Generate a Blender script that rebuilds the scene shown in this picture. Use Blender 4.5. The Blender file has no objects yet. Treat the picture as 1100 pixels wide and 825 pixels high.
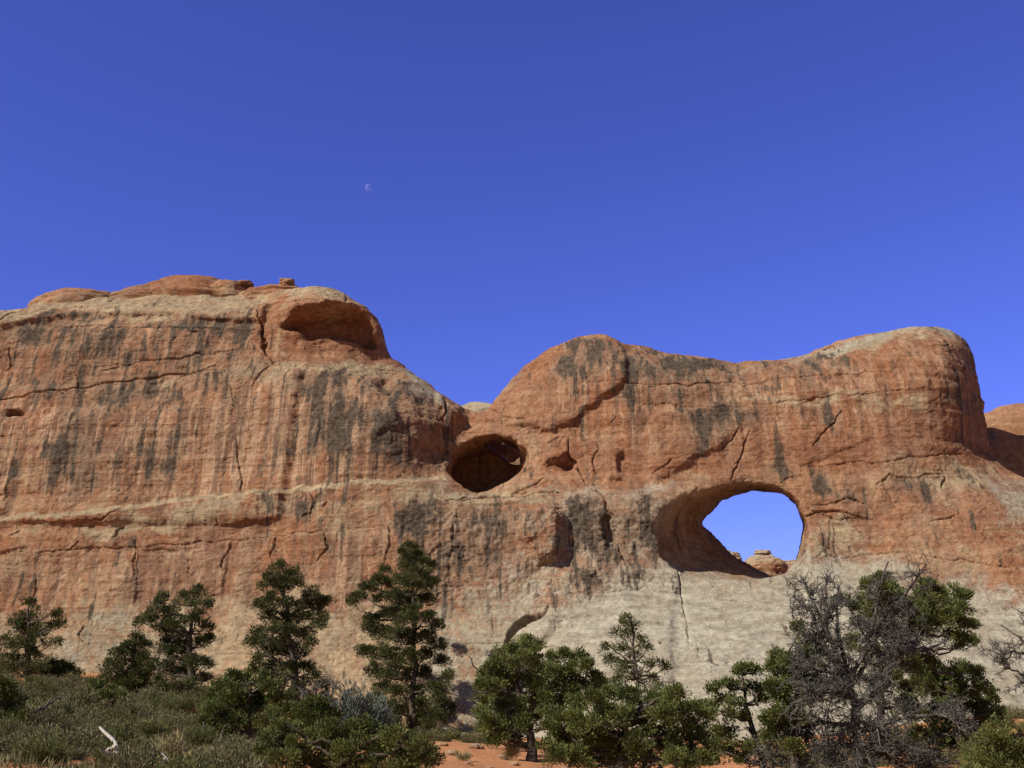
import bpy, math, random
import numpy as np
from mathutils import Vector

# ------------------------------------------------------------------ camera, sky, sun, exposure
scene = bpy.context.scene
COL = scene.collection
PITCH = math.radians(16.0)
EYE = np.array([0.0, 0.0, 1.6])
FPX = 1100.0                      # focal length in photo pixels (photo 1100 x 825)
cam_d = bpy.data.cameras.new('camera'); cam = bpy.data.objects.new('camera', cam_d); COL.objects.link(cam)
cam.location = EYE; cam.rotation_euler = (math.pi/2 + PITCH, 0, 0)
cam_d.sensor_width = 36; cam_d.lens = 36.0; cam_d.clip_start = 0.1; cam_d.clip_end = 6000
scene.camera = cam

SUN_AZ, SUN_EL = math.radians(52), math.radians(39)      # light travels right and away from the camera
LDIR = Vector((math.sin(SUN_AZ)*math.cos(SUN_EL), math.cos(SUN_AZ)*math.cos(SUN_EL), -math.sin(SUN_EL)))
sun_d = bpy.data.lights.new('sun', 'SUN'); sun = bpy.data.objects.new('sun', sun_d); COL.objects.link(sun)
sun_d.energy = 4.6; sun_d.angle = math.radians(0.5); sun_d.color = (1.0, 0.92, 0.80)
sun.rotation_euler = LDIR.to_track_quat('-Z', 'Y').to_euler()

world = bpy.data.worlds.new('World'); scene.world = world; world.use_nodes = True
wt = world.node_tree; wt.nodes.clear()
sky = wt.nodes.new('ShaderNodeTexSky'); sky.sky_type = 'NISHITA'; sky.sun_disc = False
sky.sun_elevation = SUN_EL
sky.sun_rotation = math.atan2(-LDIR.x, -LDIR.y) % (2*math.pi)
sky.altitude = 1600; sky.air_density = 1.0; sky.dust_density = 0.15; sky.ozone_density = 3.0
tint = wt.nodes.new('ShaderNodeMix'); tint.data_type = 'RGBA'; tint.blend_type = 'MULTIPLY'; tint.inputs[0].default_value = 1.0
tint.inputs[7].default_value = (0.513, 0.483, 1.116, 1)
bg = wt.nodes.new('ShaderNodeBackground'); bg.inputs[1].default_value = 0.12
wo = wt.nodes.new('ShaderNodeOutputWorld')
tc = wt.nodes.new('ShaderNodeTexCoord'); sx = wt.nodes.new('ShaderNodeSeparateXYZ'); wt.links.new(tc.outputs['Generated'], sx.inputs[0])
mr = wt.nodes.new('ShaderNodeMapRange'); mr.interpolation_type = 'SMOOTHSTEP'; mr.inputs[1].default_value = 0.45; mr.inputs[2].default_value = -0.25; wt.links.new(sx.outputs[1], mr.inputs[0])
tm = wt.nodes.new('ShaderNodeMix'); tm.data_type = 'RGBA'; tm.inputs[6].default_value = (0.490, 0.478, 1.150, 1); tm.inputs[7].default_value = (0.50, 0.42, 0.46, 1)
wt.links.new(mr.outputs[0], tm.inputs[0]); wt.links.new(tm.outputs[2], tint.inputs[7]); wt.links.new(sky.outputs[0], tint.inputs[6]); wt.links.new(tint.outputs[2], bg.inputs[0]); wt.links.new(bg.outputs[0], wo.inputs[0])

scene.view_settings.view_transform = 'Standard'; scene.view_settings.look = 'None'
scene.view_settings.exposure = 0.35; scene.view_settings.gamma = 1.0
scene.view_settings.use_curve_mapping = False

# ------------------------------------------------------------------ helpers
RNG = np.random.default_rng(7)
cP, sP = math.cos(PITCH), math.sin(PITCH)

def ray(u, v):
    a = (np.asarray(u, float)-550)/FPX; b = (412.5-np.asarray(v, float))/FPX
    return a, cP - b*sP, sP + b*cP
def at(u, v, Y):
    """world point on the line of sight of photo pixel (u,v) at distance Y"""
    x, y, z = ray(u, v); t = np.asarray(Y, float)/y
    return np.stack([x*t + EYE[0], y*t + EYE[1], z*t + EYE[2]], -1)

def _hash(ix, iy, iz, seed):
    h = (ix.astype(np.int64)*374761393 + iy.astype(np.int64)*668265263 + iz.astype(np.int64)*2147483647 + seed*1274126177) & 0xffffffff
    h = ((h ^ (h >> 13))*1274126177) & 0xffffffff
    h = ((h ^ (h >> 16))*2246822519) & 0xffffffff
    return ((h ^ (h >> 15)) & 0xffffff)/float(0xffffff)
def vnoise(p, seed=0):
    """value noise in [-1,1] for points p (n,3)"""
    i = np.floor(p); f = p - i; i = i.astype(np.int64); f = f*f*f*(f*(f*6-15)+10)
    r = 0
    for dx in (0, 1):
        wx = f[..., 0] if dx else 1-f[..., 0]
        for dy in (0, 1):
            wy = f[..., 1] if dy else 1-f[..., 1]
            for dz in (0, 1):
                wz = f[..., 2] if dz else 1-f[..., 2]
                r = r + wx*wy*wz*_hash(i[..., 0]+dx, i[..., 1]+dy, i[..., 2]+dz, seed)
    return r*2-1
def fbm(p, octs=4, seed=0, gain=0.5, lac=2.07):
    a = 1.0; s = 0; q = np.array(p, float)
    for k in range(octs):
        s = s + a*vnoise(q + 13.7*k, seed+k); a *= gain; q = q*lac
    return s
def sstep(a, b, x):
    t = np.clip((x-a)/(b-a), 0, 1); return t*t*(3-2*t)

def unit_rows(a): return a/np.maximum(np.linalg.norm(a, axis=-1, keepdims=True), 1e-9)

class RBF2:
    """thin plate spline y(a,b)"""
    def __init__(s, P, val, smooth=0.0):
        s.P = np.array(P, float)/20.0; n = len(P)
        K = s.k(s.P, s.P) + smooth*np.eye(n)
        Q = np.c_[np.ones(n), s.P]
        A = np.zeros((n+3, n+3)); A[:n, :n] = K; A[:n, n:] = Q; A[n:, :n] = Q.T
        s.w = np.linalg.solve(A, np.r_[val, 0, 0, 0])
    @staticmethod
    def k(A, B):
        d2 = ((A[:, None, :]-B[None])**2).sum(-1)
        return 0.5*d2*np.log(d2+1e-9)
    def __call__(s, P):
        P = np.asarray(P, float).reshape(-1, 2)/20.0
        out = np.empty(len(P)); n = len(s.P)
        for i in range(0, len(P), 60000):
            q = P[i:i+60000]
            out[i:i+60000] = s.k(q, s.P) @ s.w[:n] + s.w[n] + q @ s.w[n+1:]
        return out

def new_mesh(name, V, F, attrs=None, smooth=True, mat=None):
    """V (n,3), F (m,k) numpy"""
    m = bpy.data.meshes.new(name); V = np.asarray(V, np.float32); F = np.asarray(F, np.int32)
    k = F.shape[1]
    m.vertices.add(len(V)); m.vertices.foreach_set('co', V.ravel())
    m.loops.add(F.size); m.loops.foreach_set('vertex_index', F.ravel())
    m.polygons.add(len(F)); m.polygons.foreach_set('loop_start', np.arange(0, F.size, k, dtype=np.int32))
    m.polygons.foreach_set('use_smooth', np.full(len(F), smooth))
    m.update(calc_edges=True)
    for an, av in (attrs or {}).items():
        a = m.attributes.new(an, 'FLOAT', 'POINT'); a.data.foreach_set('value', np.asarray(av, np.float32))
    if mat: m.materials.append(mat)
    return m
def link(name, mesh, parent=None, loc=None):
    o = bpy.data.objects.new(name, mesh); COL.objects.link(o)
    if loc is not None: o.location = loc
    if parent: o.parent = parent
    return o
def tag(o, label=None, cat=None, group=None, kind=None):
    if label: o['label'] = label
    if cat: o['category'] = cat
    if group: o['group'] = group
    if kind: o['kind'] = kind
    return o
def empty(name, loc, label, cat, group=None):
    o = bpy.data.objects.new(name, None); COL.objects.link(o); o.location = loc; o.empty_display_size = 0.3
    return tag(o, label, cat, group)
def copy_tree(o, parent=None):
    c = o.copy(); COL.objects.link(c); c.parent = parent
    for ch in list(o.children): copy_tree(ch, c)
    return c

# ------------------------------------------------------------------ materials
class N:
    def __init__(s, name):
        s.m = bpy.data.materials.new(name); s.m.use_nodes = True; s.t = s.m.node_tree; s.t.nodes.clear()
        s.out = s.t.nodes.new('ShaderNodeOutputMaterial')
        s.geo = s.t.nodes.new('ShaderNodeNewGeometry')
    def n(s, typ, **kw):
        x = s.t.nodes.new(typ)
        for k, v in kw.items(): setattr(x, k, v)
        return x
    def put(s, sock, v):
        if isinstance(v, (int, float)): sock.default_value = v
        elif isinstance(v, tuple): sock.default_value = v if len(v) == len(sock.default_value) else tuple(v)+(1,)
        else: s.t.links.new(v, sock)
    def math(s, op, a, b=0.0, c=None, clamp=False):
        x = s.n('ShaderNodeMath', operation=op, use_clamp=clamp); s.put(x.inputs[0], a); s.put(x.inputs[1], b)
        if c is not None: s.put(x.inputs[2], c)
        return x.outputs[0]
    def noise(s, scale, detail=4, rough=0.55, stretch=(1, 1, 1), off=(0, 0, 0), dist=0.0, vec=None):
        mp = s.n('ShaderNodeMapping'); s.put(mp.inputs[0], vec or s.geo.outputs['Position'])
        mp.inputs['Scale'].default_value = stretch; mp.inputs['Location'].default_value = off
        x = s.n('ShaderNodeTexNoise'); s.put(x.inputs['Vector'], mp.outputs[0])
        x.inputs['Scale'].default_value = scale; x.inputs['Detail'].default_value = detail
        x.inputs['Roughness'].default_value = rough; x.inputs['Distortion'].default_value = dist
        return x.outputs['Fac']
    def voro(s, scale, stretch=(1, 1, 1), feature='F1', out='Distance'):
        mp = s.n('ShaderNodeMapping'); s.put(mp.inputs[0], s.geo.outputs['Position']); mp.inputs['Scale'].default_value = stretch
        x = s.n('ShaderNodeTexVoronoi', feature=feature); s.put(x.inputs['Vector'], mp.outputs[0]); x.inputs['Scale'].default_value = scale
        return x.outputs[out]
    def ramp(s, v, lo, hi, a=0.0, b=1.0):
        x = s.n('ShaderNodeMapRange', interpolation_type='SMOOTHSTEP'); s.put(x.inputs[0], v)
        x.inputs[1].default_value = lo; x.inputs[2].default_value = hi; x.inputs[3].default_value = a; x.inputs[4].default_value = b
        return x.outputs[0]
    def mix(s, f, a, b, blend='MIX'):
        x = s.n('ShaderNodeMix', data_type='RGBA', blend_type=blend); s.put(x.inputs[0], f); s.put(x.inputs[6], a); s.put(x.inputs[7], b)
        return x.outputs[2]
    def attr(s, name):
        x = s.n('ShaderNodeAttribute', attribute_name=name); return x.outputs['Fac']
    def bump(s, h, dist, strength=1.0, normal=None):
        x = s.n('ShaderNodeBump'); s.put(x.inputs['Height'], h); x.inputs['Distance'].default_value = dist; x.inputs['Strength'].default_value = strength
        if normal: s.put(x.inputs['Normal'], normal)
        return x.outputs[0]
    def finish(s, color, rough=0.9, normal=None, spec=0.15):
        p = s.n('ShaderNodeBsdfPrincipled'); s.put(p.inputs['Base Color'], color); s.put(p.inputs['Roughness'], rough)
        p.inputs['Specular IOR Level'].default_value = spec
        if normal: s.put(p.inputs['Normal'], normal)
        s.t.links.new(p.outputs[0], s.out.inputs[0]); return s.m

def rock_material(name, with_attr=True, lean=0.0):
    k = N(name)
    # reds: rust with paler, pinker panels; each layer keeps its own scale
    n1 = k.noise(0.12, 4, 0.55, stretch=(1, 1, 1.4))
    red = k.mix(k.ramp(n1, 0.42, 0.58), (0.335, 0.124, 0.051), (0.385, 0.178, 0.089))
    bed = k.noise(0.5, 5, 0.6, stretch=(0.06, 0.06, 2.4), dist=0.1)
    red = k.mix(k.ramp(bed, 0.52, 0.64, 0, 0.55), red, (0.47, 0.255, 0.135))
    red = k.mix(k.ramp(bed, 0.47, 0.38, 0, 0.5), red, (0.27, 0.098, 0.042))
    bl = k.noise(0.30, 6, 0.66, stretch=(1, 1, 0.45), off=(15, 3, 8), dist=0.5)
    red = k.mix(k.ramp(bl, 0.48, 0.60, 0, 0.66), red, (0.215, 0.110, 0.062))
    bl2 = k.noise(0.34, 7, 0.68, stretch=(1, 1, 0.8), off=(45, 13, 8), dist=0.6)
    red = k.mix(k.ramp(bl2, 0.53, 0.585, 0, 0.6), red, (0.46, 0.300, 0.170))
    bl3 = k.noise(0.40, 6, 0.66, stretch=(1, 1, 0.7), off=(75, 23, 18), dist=0.7)
    red = k.mix(k.ramp(bl3, 0.56, 0.585, 0, 0.5), red, (0.265, 0.125, 0.082))
    if with_attr:
        rn = k.noise(0.7, 6, 0.68, off=(21, 5, 9), stretch=(1, 1, 0.6))
        rust = k.ramp(k.math('ADD', k.attr('rust'), k.math('MULTIPLY', k.math('SUBTRACT', rn, 0.5), 1.6)), 0.25, 0.85, 0, 0.72)
        red = k.mix(rust, red, k.mix(k.ramp(bed, 0.44, 0.58), (0.285, 0.104, 0.044), (0.365, 0.152, 0.070)))
        pat = k.math('ADD', k.ramp(k.noise(0.10, 3, 0.5, off=(9, 9, 4)), 0.48, 0.62, 0, 0.35), k.attr('streak'), clamp=True)
        st = k.noise(2.3, 4, 0.6, stretch=(1, 0.4, 0.016), off=(3, 0, 0), dist=0.08)
        red = k.mix(k.math('MULTIPLY', k.ramp(st, 0.52, 0.57, 0, 0.80), pat), red, (0.54, 0.325, 0.195))
        st2 = k.noise(1.9, 4, 0.6, stretch=(1, 0.4, 0.022), off=(31, 0, 7), dist=0.08)
        red = k.mix(k.math('MULTIPLY', k.ramp(st2, 0.51, 0.57, 0, 0.82), pat), red, (0.165, 0.080, 0.048))
        br = k.noise(0.9, 8, 0.72, off=(1, 4, 2)); br2 = k.noise(4.5, 6, 0.75, off=(8, 4, 2))
        jit = k.math('ADD', k.math('MULTIPLY', k.math('SUBTRACT', br, 0.5), 1.5), k.math('MULTIPLY', k.math('SUBTRACT', br2, 0.5), 1.2))
        pale = k.ramp(k.math('ADD', k.attr('pale'), jit), 0.36, 0.80, 0, 0.85)
        gn = k.noise(1.6, 7, 0.7, off=(11, 4, 2), stretch=(0.6, 0.6, 1.6))
        col = k.mix(pale, red, k.mix(k.ramp(gn, 0.40, 0.60), (0.50, 0.36, 0.21), (0.35, 0.26, 0.16)))
        grey = k.ramp(k.math('ADD', k.attr('grey'), jit), 0.30, 0.90, 0, 0.94)
        gn2 = k.noise(1.3, 9, 0.78, stretch=(0.5, 0.5, 1.7), off=(2, 7, 1)); gn3 = k.noise(0.22, 4, 0.6)
        gcol = k.mix(k.ramp(gn2, 0.36, 0.62), (0.31, 0.258, 0.188), (0.53, 0.465, 0.355))
        gcol = k.mix(k.ramp(gn3, 0.46, 0.62, 0, 0.5), gcol, (0.40, 0.325, 0.225))
        col = k.mix(grey, col, gcol)
        # desert varnish: columns that start under ledges and die out downwards
        cols = k.noise(1.75, 5, 0.64, stretch=(1, 0.4, 0.042), off=(41, 4, 2), dist=0.15)
        clump = k.noise(0.55, 6, 0.7, off=(14, 4, 12))
        dj = k.math('ADD', k.math('MULTIPLY', k.math('SUBTRACT', cols, 0.5), 3.8), k.math('MULTIPLY', k.math('SUBTRACT', clump, 0.5), 1.6))
        dj = k.math('ADD', dj, k.math('MULTIPLY', k.math('SUBTRACT', br2, 0.5), 1.1))
        wash = k.ramp(k.math('ADD', k.attr('dark'), k.math('MULTIPLY', k.math('SUBTRACT', clump, 0.5), 1.3)), 0.12, 0.62, 0, 0.62)
        col = k.mix(wash, col, k.mix(k.ramp(br, 0.4, 0.6), (0.20, 0.115, 0.068), (0.27, 0.165, 0.10)))
        dark = k.ramp(k.math('ADD', k.attr('dark'), dj), 0.40, 0.74, 0, 0.92)
        col = k.mix(dark, col, k.mix(k.ramp(br2, 0.4, 0.62), (0.030, 0.021, 0.015), (0.095, 0.060, 0.039)))
        gmask = k.math('SUBTRACT', 1.0, k.math('MULTIPLY', grey, 0.6))
    else:
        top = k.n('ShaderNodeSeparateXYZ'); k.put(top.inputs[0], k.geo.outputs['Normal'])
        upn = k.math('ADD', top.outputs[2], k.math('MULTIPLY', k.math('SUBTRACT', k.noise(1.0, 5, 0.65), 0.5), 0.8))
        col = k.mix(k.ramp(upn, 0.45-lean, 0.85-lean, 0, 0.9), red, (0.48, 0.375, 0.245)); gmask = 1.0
    fine = k.noise(3.4, 9, 0.8, off=(3, 3, 3))
    col = k.mix(k.ramp(fine, 0.36, 0.62), k.mix(0.34, col, (0.02, 0.01, 0.005)), k.mix(0.06, col, (1, 0.9, 0.75)))
    grain = k.noise(15.0, 4, 0.75, off=(3, 8, 3))
    col = k.mix(k.ramp(grain, 0.38, 0.62), k.mix(0.22, col, (0, 0, 0)), col)
    col = k.mix(1.0, col, (0.90, 0.955, 0.97), 'MULTIPLY')
    pit = k.ramp(k.noise(1.9, 7, 0.8, off=(7, 17, 3), stretch=(1, 1, 1.5)), 0.27, 0.34, 0.6, 0)
    col = k.mix(pit, col, (0.10, 0.058, 0.038))
    h = k.math('ADD', k.math('MULTIPLY', k.noise(3.2, 8, 0.70, stretch=(0.8, 0.8, 1.7)), gmask), k.math('MULTIPLY', k.noise(13, 5, 0.75), 0.30))
    h = k.math('ADD', h, k.math('MULTIPLY', k.noise(1.6, 6, 0.6, stretch=(0.08, 0.08, 3.4)), 0.55))
    return k.finish(col, 0.92, k.bump(h, 0.085, 0.9), 0.12)

def foliage_material(name, a, b, c):
    k = N(name); t = k.attr('tint')
    col = k.mix(k.ramp(t, 0.0, 0.6), a, b); col = k.mix(k.ramp(t, 0.72, 1.0), col, c)
    p = k.n('ShaderNodeBsdfPrincipled'); k.put(p.inputs['Base Color'], col); p.inputs['Roughness'].default_value = 0.65
    p.inputs['Specular IOR Level'].default_value = 0.25
    tr = k.n('ShaderNodeBsdfTranslucent'); k.put(tr.inputs[0], col)
    ms = k.n('ShaderNodeMixShader'); ms.inputs[0].default_value = 0.18
    k.t.links.new(p.outputs[0], ms.inputs[1]); k.t.links.new(tr.outputs[0], ms.inputs[2]); k.t.links.new(ms.outputs[0], k.out.inputs[0])
    return k.m
def bark_material(name, a, b):
    k = N(name); v = k.noise(9, 5, 0.7, stretch=(1, 1, 0.25))
    return k.finish(k.mix(k.ramp(v, 0.35, 0.65), a, b), 0.95, k.bump(v, 0.03, 0.8), 0.1)

M_rock = rock_material('sandstone')
M_far = rock_material('sandstone_far', False)
M_red = rock_material('sandstone_red', False, -0.4)
M_white = rock_material('sandstone_white', False, 0.9)
M_pinyon = foliage_material('pinyon_needles', (0.034, 0.042, 0.012), (0.074, 0.084, 0.024), (0.125, 0.125, 0.040))
M_juniper = foliage_material('juniper_scales', (0.050, 0.066, 0.017), (0.112, 0.130, 0.033), (0.185, 0.190, 0.056))
M_sage = foliage_material('sage_leaves', (0.078, 0.075, 0.035), (0.165, 0.152, 0.072), (0.30, 0.26, 0.13))
M_rabbit = foliage_material('rabbitbrush_leaves', (0.062, 0.072, 0.024), (0.14, 0.145, 0.048), (0.27, 0.24, 0.09))
M_blue = foliage_material('silver_leaves', (0.085, 0.105, 0.085), (0.14, 0.165, 0.135), (0.2, 0.22, 0.185))
M_straw = foliage_material('dry_grass', (0.20, 0.17, 0.08), (0.32, 0.27, 0.13), (0.42, 0.36, 0.19))
M_bark = bark_material('bark', (0.045, 0.034, 0.026), (0.13, 0.105, 0.082))
M_dead = bark_material('dead_wood', (0.050, 0.047, 0.042), (0.150, 0.140, 0.122))
M_bleach = bark_material('bleached_wood', (0.34, 0.31, 0.27), (0.46, 0.43, 0.38))

# ------------------------------------------------------------------ ground: one sheet out to the horizon
GC = [(30, 727, 50), (205, 754, 44), (140, 757, 45), (80, 722, 57), (-30, 715, 58), (112, 772, 36), (10, 812, 24), (60, 775, 34), (150, 790, 32),
      (540, 806, 36), (520, 828, 28), (443, 792, 49.5), (570, 818, 33), (300, 800, 32), (310, 775, 40), (380, 785, 42), (500, 790, 52), (700, 800, 45),
      (850, 795, 45), (1060, 768, 48), (1130, 764, 48), (250, 750, 52), (200, 835, 24), (700, 850, 24), (950, 845, 26), (1090, 845, 20)]
gw = np.array([at(*g) for g in GC])
gp = [tuple(p[:2]) for p in gw]; gz = list(gw[:, 2])
for x, y, z in [(0, 0, 0), (-8, 4, 0.1), (8, 4, 0), (0, 12, -0.3), (-14, 12, 0), (14, 12, -.4), (0, -15, 0.3), (-50, 0, 1), (50, 0, 0), (-50, 55, 3), (50, 50, -.5),
                (-45, 100, 3), (45, 100, 0), (0, 100, 1), (0, 75, 1)]:
    gp.append((x, y)); gz.append(z)
G_rbf = RBF2(gp, gz, 1e-3)
def ground_z(x, y):
    x = np.atleast_1d(np.asarray(x, float)); y = np.atleast_1d(np.asarray(y, float))
    cx = np.clip(x, -50, 50); cy = np.clip(y, -15, 100)
    z = G_rbf(np.c_[cx, cy])
    far = np.hypot(x-cx, y-cy); z = z*np.exp(-far/60.0)
    return z + 0.09*fbm(np.c_[x*0.5, y*0.5, 0*x], 4, 3)*np.exp(-far/30)
def axis(lo, hi, fine_lo, fine_hi, step):
    mid = np.arange(fine_lo, fine_hi, step); a = [mid[0]]; s = step
    while a[-1] > lo: s *= 1.18; a.append(a[-1]-s)
    b = [mid[-1]]; s = step
    while b[-1] < hi: s *= 1.18; b.append(b[-1]+s)
    return np.r_[a[:0:-1], mid, b[1:]]
gx = axis(-2500, 2500, -38, 38, 0.3); gy = axis(-2500, 3500, 3, 62, 0.3)
GX, GY = np.meshgrid(gx, gy, indexing='ij')
GZ = ground_z(GX.ravel(), GY.ravel())
ni, nj = GX.shape; idx = np.arange(ni*nj).reshape(ni, nj)
GF = np.stack([idx[:-1, :-1], idx[1:, :-1], idx[1:, 1:], idx[:-1, 1:]], -1).reshape(-1, 4)
k = N('desert_soil')
s1 = k.noise(0.25, 4); s2 = k.noise(3.0, 6, 0.7); s3 = k.noise(14, 4, 0.7)
c = k.mix(k.ramp(s1, 0.4, 0.6), (0.52, 0.245, 0.112), (0.45, 0.21, 0.10))
c = k.mix(k.ramp(s2, 0.55, 0.72, 0, 0.75), c, (0.24, 0.13, 0.075))
c = k.mix(k.ramp(s3, 0.60, 0.74, 0, 0.8), c, (0.13, 0.095, 0.065))
M_soil = k.finish(c, 0.95, k.bump(k.math('ADD', s2, k.math('MULTIPLY', s3, 0.4)), 0.08, 0.9), 0.1)
tag(link('ground', new_mesh('ground', np.c_[GX.ravel(), GY.ravel(), GZ], GF, mat=M_soil)), kind='structure')

# ------------------------------------------------------------------ the sandstone wall: base shape from depth soundings, carved as a solid
WC = []
for u in (-260, -120, 0, 100, 200):
    WC += [(u, 728, 56.5), (u, 650, 58.3), (u, 570, 59.4), (u, 500, 60.0), (u, 440, 60.5), (u, 400, 61.6), (u, 360, 61.9), (u, 340, 63.2), (u, 322, 66.0)]
WC += [(290, 345, 62.2), (275, 400, 61), (290, 460, 60), (290, 540, 59), (290, 640, 57.5), (290, 730, 55.2),
       (340, 322, 61.0), (335, 308, 64.0), (400, 345, 62.0), (385, 320, 63.5), (345, 372, 62.0), (400, 388, 62.3),
       (345, 398, 60.6), (380, 405, 60.0), (380, 450, 58.4), (380, 520, 57.8), (380, 640, 56.6), (380, 740, 54.2),
       (430, 410, 61.3), (435, 440, 59.3), (440, 480, 58.8), (445, 520, 58.0), (440, 400, 62.8), (470, 430, 62.2), (466, 455, 60.3), (477, 487, 60.9),
       (470, 560, 57.4), (470, 640, 56.4), (470, 740, 53.6), (480, 790, 52),
       (505, 445, 63.6), (525, 457, 61.8), (480, 512, 59.3), (565, 495, 59.9), (525, 538, 58.2), (560, 530, 58.0),
       (545, 425, 62.2), (575, 440, 60.6), (640, 430, 59.5), (640, 385, 60.3), (640, 364, 62.6), (560, 410, 62.2), (590, 378, 62.8), (600, 410, 60.6),
       (750, 450, 58.8), (750, 405, 59.8), (780, 391, 61.6), (700, 385, 60.6), (700, 375, 62), (850, 440, 58.5), (850, 400, 59.6), (850, 385, 61.6),
       (950, 440, 58.0), (950, 380, 59.2), (950, 355, 61.4), (1010, 440, 58.2), (1010, 370, 59.6), (1015, 351, 61.8),
       (1040, 440, 59.6), (1056, 445, 62.5), (1062, 490, 61.5), (1036, 372, 61.6), (1040, 500, 58.4),
       (620, 515, 58.5), (620, 535, 57.6), (680, 510, 58.3), (680, 535, 57.3), (750, 510, 58.0), (900, 510, 57.5), (1010, 505, 57.6), (680, 575, 56.8), (620, 590, 56.6),
       (900, 560, 56.9), (1040, 545, 56.3), (1090, 530, 57.6), (1100, 516, 59.5), (970, 570, 56.4),
       (560, 620, 56.2), (700, 640, 54.9), (780, 645, 54.2), (900, 640, 54.2), (1050, 625, 55.0), (560, 690, 54.6), (620, 690, 53.3), (700, 700, 51.6),
       (800, 700, 50.8), (900, 700, 50.6), (1080, 700, 51.0), (560, 780, 52.2), (720, 770, 48.0), (900, 770, 47.0), (1080, 770, 47.6),
       (1180, 560, 58), (1180, 640, 55), (1180, 700, 51.5), (1180, 770, 48), (1300, 600, 58), (1300, 700, 52.5), (1300, 770, 49)]
wc = np.array([at(*w) for w in WC])
W_rbf = RBF2(wc[:, [0, 2]], wc[:, 1], 2e-4)
def hit(pts):
    """photo pixels -> (x,z) on the wall's base surface"""
    P = np.array(pts, float); Y = np.full(len(P), 58.5)
    for _ in range(40):
        w = at(P[:, 0], P[:, 1], Y); Y = 0.5*Y + 0.5*np.clip(W_rbf(w[:, [0, 2]]), 44, 68)
    w = at(P[:, 0], P[:, 1], Y); return w[:, [0, 2]]
def seg_d2(X, Z, a, b):
    ex, ez = b[0]-a[0], b[1]-a[1]; px, pz = X-a[0], Z-a[1]
    t = np.clip((px*ex+pz*ez)/(ex*ex+ez*ez+1e-12), 0, 1); return (px-ex*t)**2 + (pz-ez*t)**2
def sd_poly(X, Z, poly):
    d = np.full(X.shape, 1e9); ins = np.zeros(X.shape, bool); n = len(poly)
    for i in range(n):
        a, b = poly[i], poly[(i+1) % n]
        d = np.minimum(d, seg_d2(X, Z, a, b))
        c = (a[1] > Z) != (b[1] > Z)
        with np.errstate(divide='ignore', invalid='ignore'):
            ins ^= c & (X < (b[0]-a[0])*(Z-a[1])/(b[1]-a[1]+1e-15)+a[0])
    d = np.sqrt(d); return np.where(ins, -d, d)
def sd_line(X, Z, pts):
    d = np.full(X.shape, 1e9)
    for i in range(len(pts)-1): d = np.minimum(d, seg_d2(X, Z, pts[i], pts[i+1]))
    return np.sqrt(d)

H = 0.2
X0, X1, Y0_, Y1_, Z0, Z1 = -44.0, 42.0, 44.0, 76.0, -4.0, 27.0
xs = np.arange(X0, X1, H); ys = np.arange(Y0_, Y1_, H); zs = np.arange(Z0, Z1, H)
# fine map of traced detail, (x,z) plane
R = 0.05
mx = np.arange(X0-1, X1+1, R); mz = np.arange(Z0-1, Z1+1, R)
MX, MZ = np.meshgrid(mx, mz, indexing='ij')
P3 = np.stack([MX.ravel(), np.zeros(MX.size), MZ.ravel()], -1)
WX = MX + 0.12*fbm(P3*1.4, 5, 21).reshape(MX.shape); WZ = MZ + 0.11*fbm(P3*1.4, 5, 22).reshape(MX.shape)
WX2 = MX + 0.9*fbm(P3*0.5, 5, 25).reshape(MX.shape); WZ2 = MZ + 0.7*fbm(P3*0.5, 5, 26).reshape(MX.shape)
def box(P, pad):
    i0 = max(0, int((P[:, 0].min()-pad-mx[0])/R)); i1 = max(0, int((P[:, 0].max()+pad-mx[0])/R)+2)
    j0 = max(0, int((P[:, 1].min()-pad-mz[0])/R)); j1 = max(0, int((P[:, 1].max()+pad-mz[0])/R)+2)
    return slice(i0, i1), slice(j0, j1)
def plate(field, pts, amp, edge=0.12, soft=None, warp=1, pad=2.0):
    """raise (amp>0 comes forward) a region; sharp edge, optional dome profile of width soft"""
    P = hit(pts); s = box(P, pad + edge)
    a, b = (WX[s], WZ[s]) if warp == 1 else ((WX2[s], WZ2[s]) if warp == 2 else (MX[s], MZ[s]))
    if a.size == 0: return
    d = sd_poly(a, b, P)
    w = sstep(edge, -edge, d) if soft is None else sstep(0, soft, -d)
    field[s] += amp*w
def crack(field, pts, depth, width=0.12):
    P = hit(pts); s = box(P, 1.2); X, Z = WX[s], WZ[s]; width = width*0.62
    d = np.full(X.shape, 1e9); n = len(P)-1
    for i in range(n):
        a, b = P[i], P[i+1]; ex, ez = b-a; t = np.clip(((X-a[0])*ex+(Z-a[1])*ez)/(ex*ex+ez*ez+1e-12), 0, 1)
        w = 0.25+0.75*np.sin(np.pi*np.clip((i+t)/n, 0, 1))**0.6              # tapers to its ends
        d = np.minimum(d, np.hypot(X-a[0]-ex*t, Z-a[1]-ez*t)/w)
    field[s] -= depth*sstep(width*1.3, width*0.2, d)
def paint(field, pts, val=1.0, soft=0.7, warp=2, pad=3.0):
    P = hit(pts); s = box(P, pad); a, b = (WX2[s], WZ2[s]) if warp == 2 else (WX[s], WZ[s])
    if a.size == 0: return
    d = sd_poly(a, b, P); field[s] = np.maximum(field[s], val*sstep(soft, -soft, d))
def paintline(field, pts, val, width):
    P = hit(pts); s = box(P, width*3+1); d = sd_line(WX[s], WZ[s], P); field[s] = np.maximum(field[s], val*sstep(width*1.5, width*0.4, d))

big = np.zeros(MX.shape)        # alcoves and blocks, go into the solid
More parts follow.
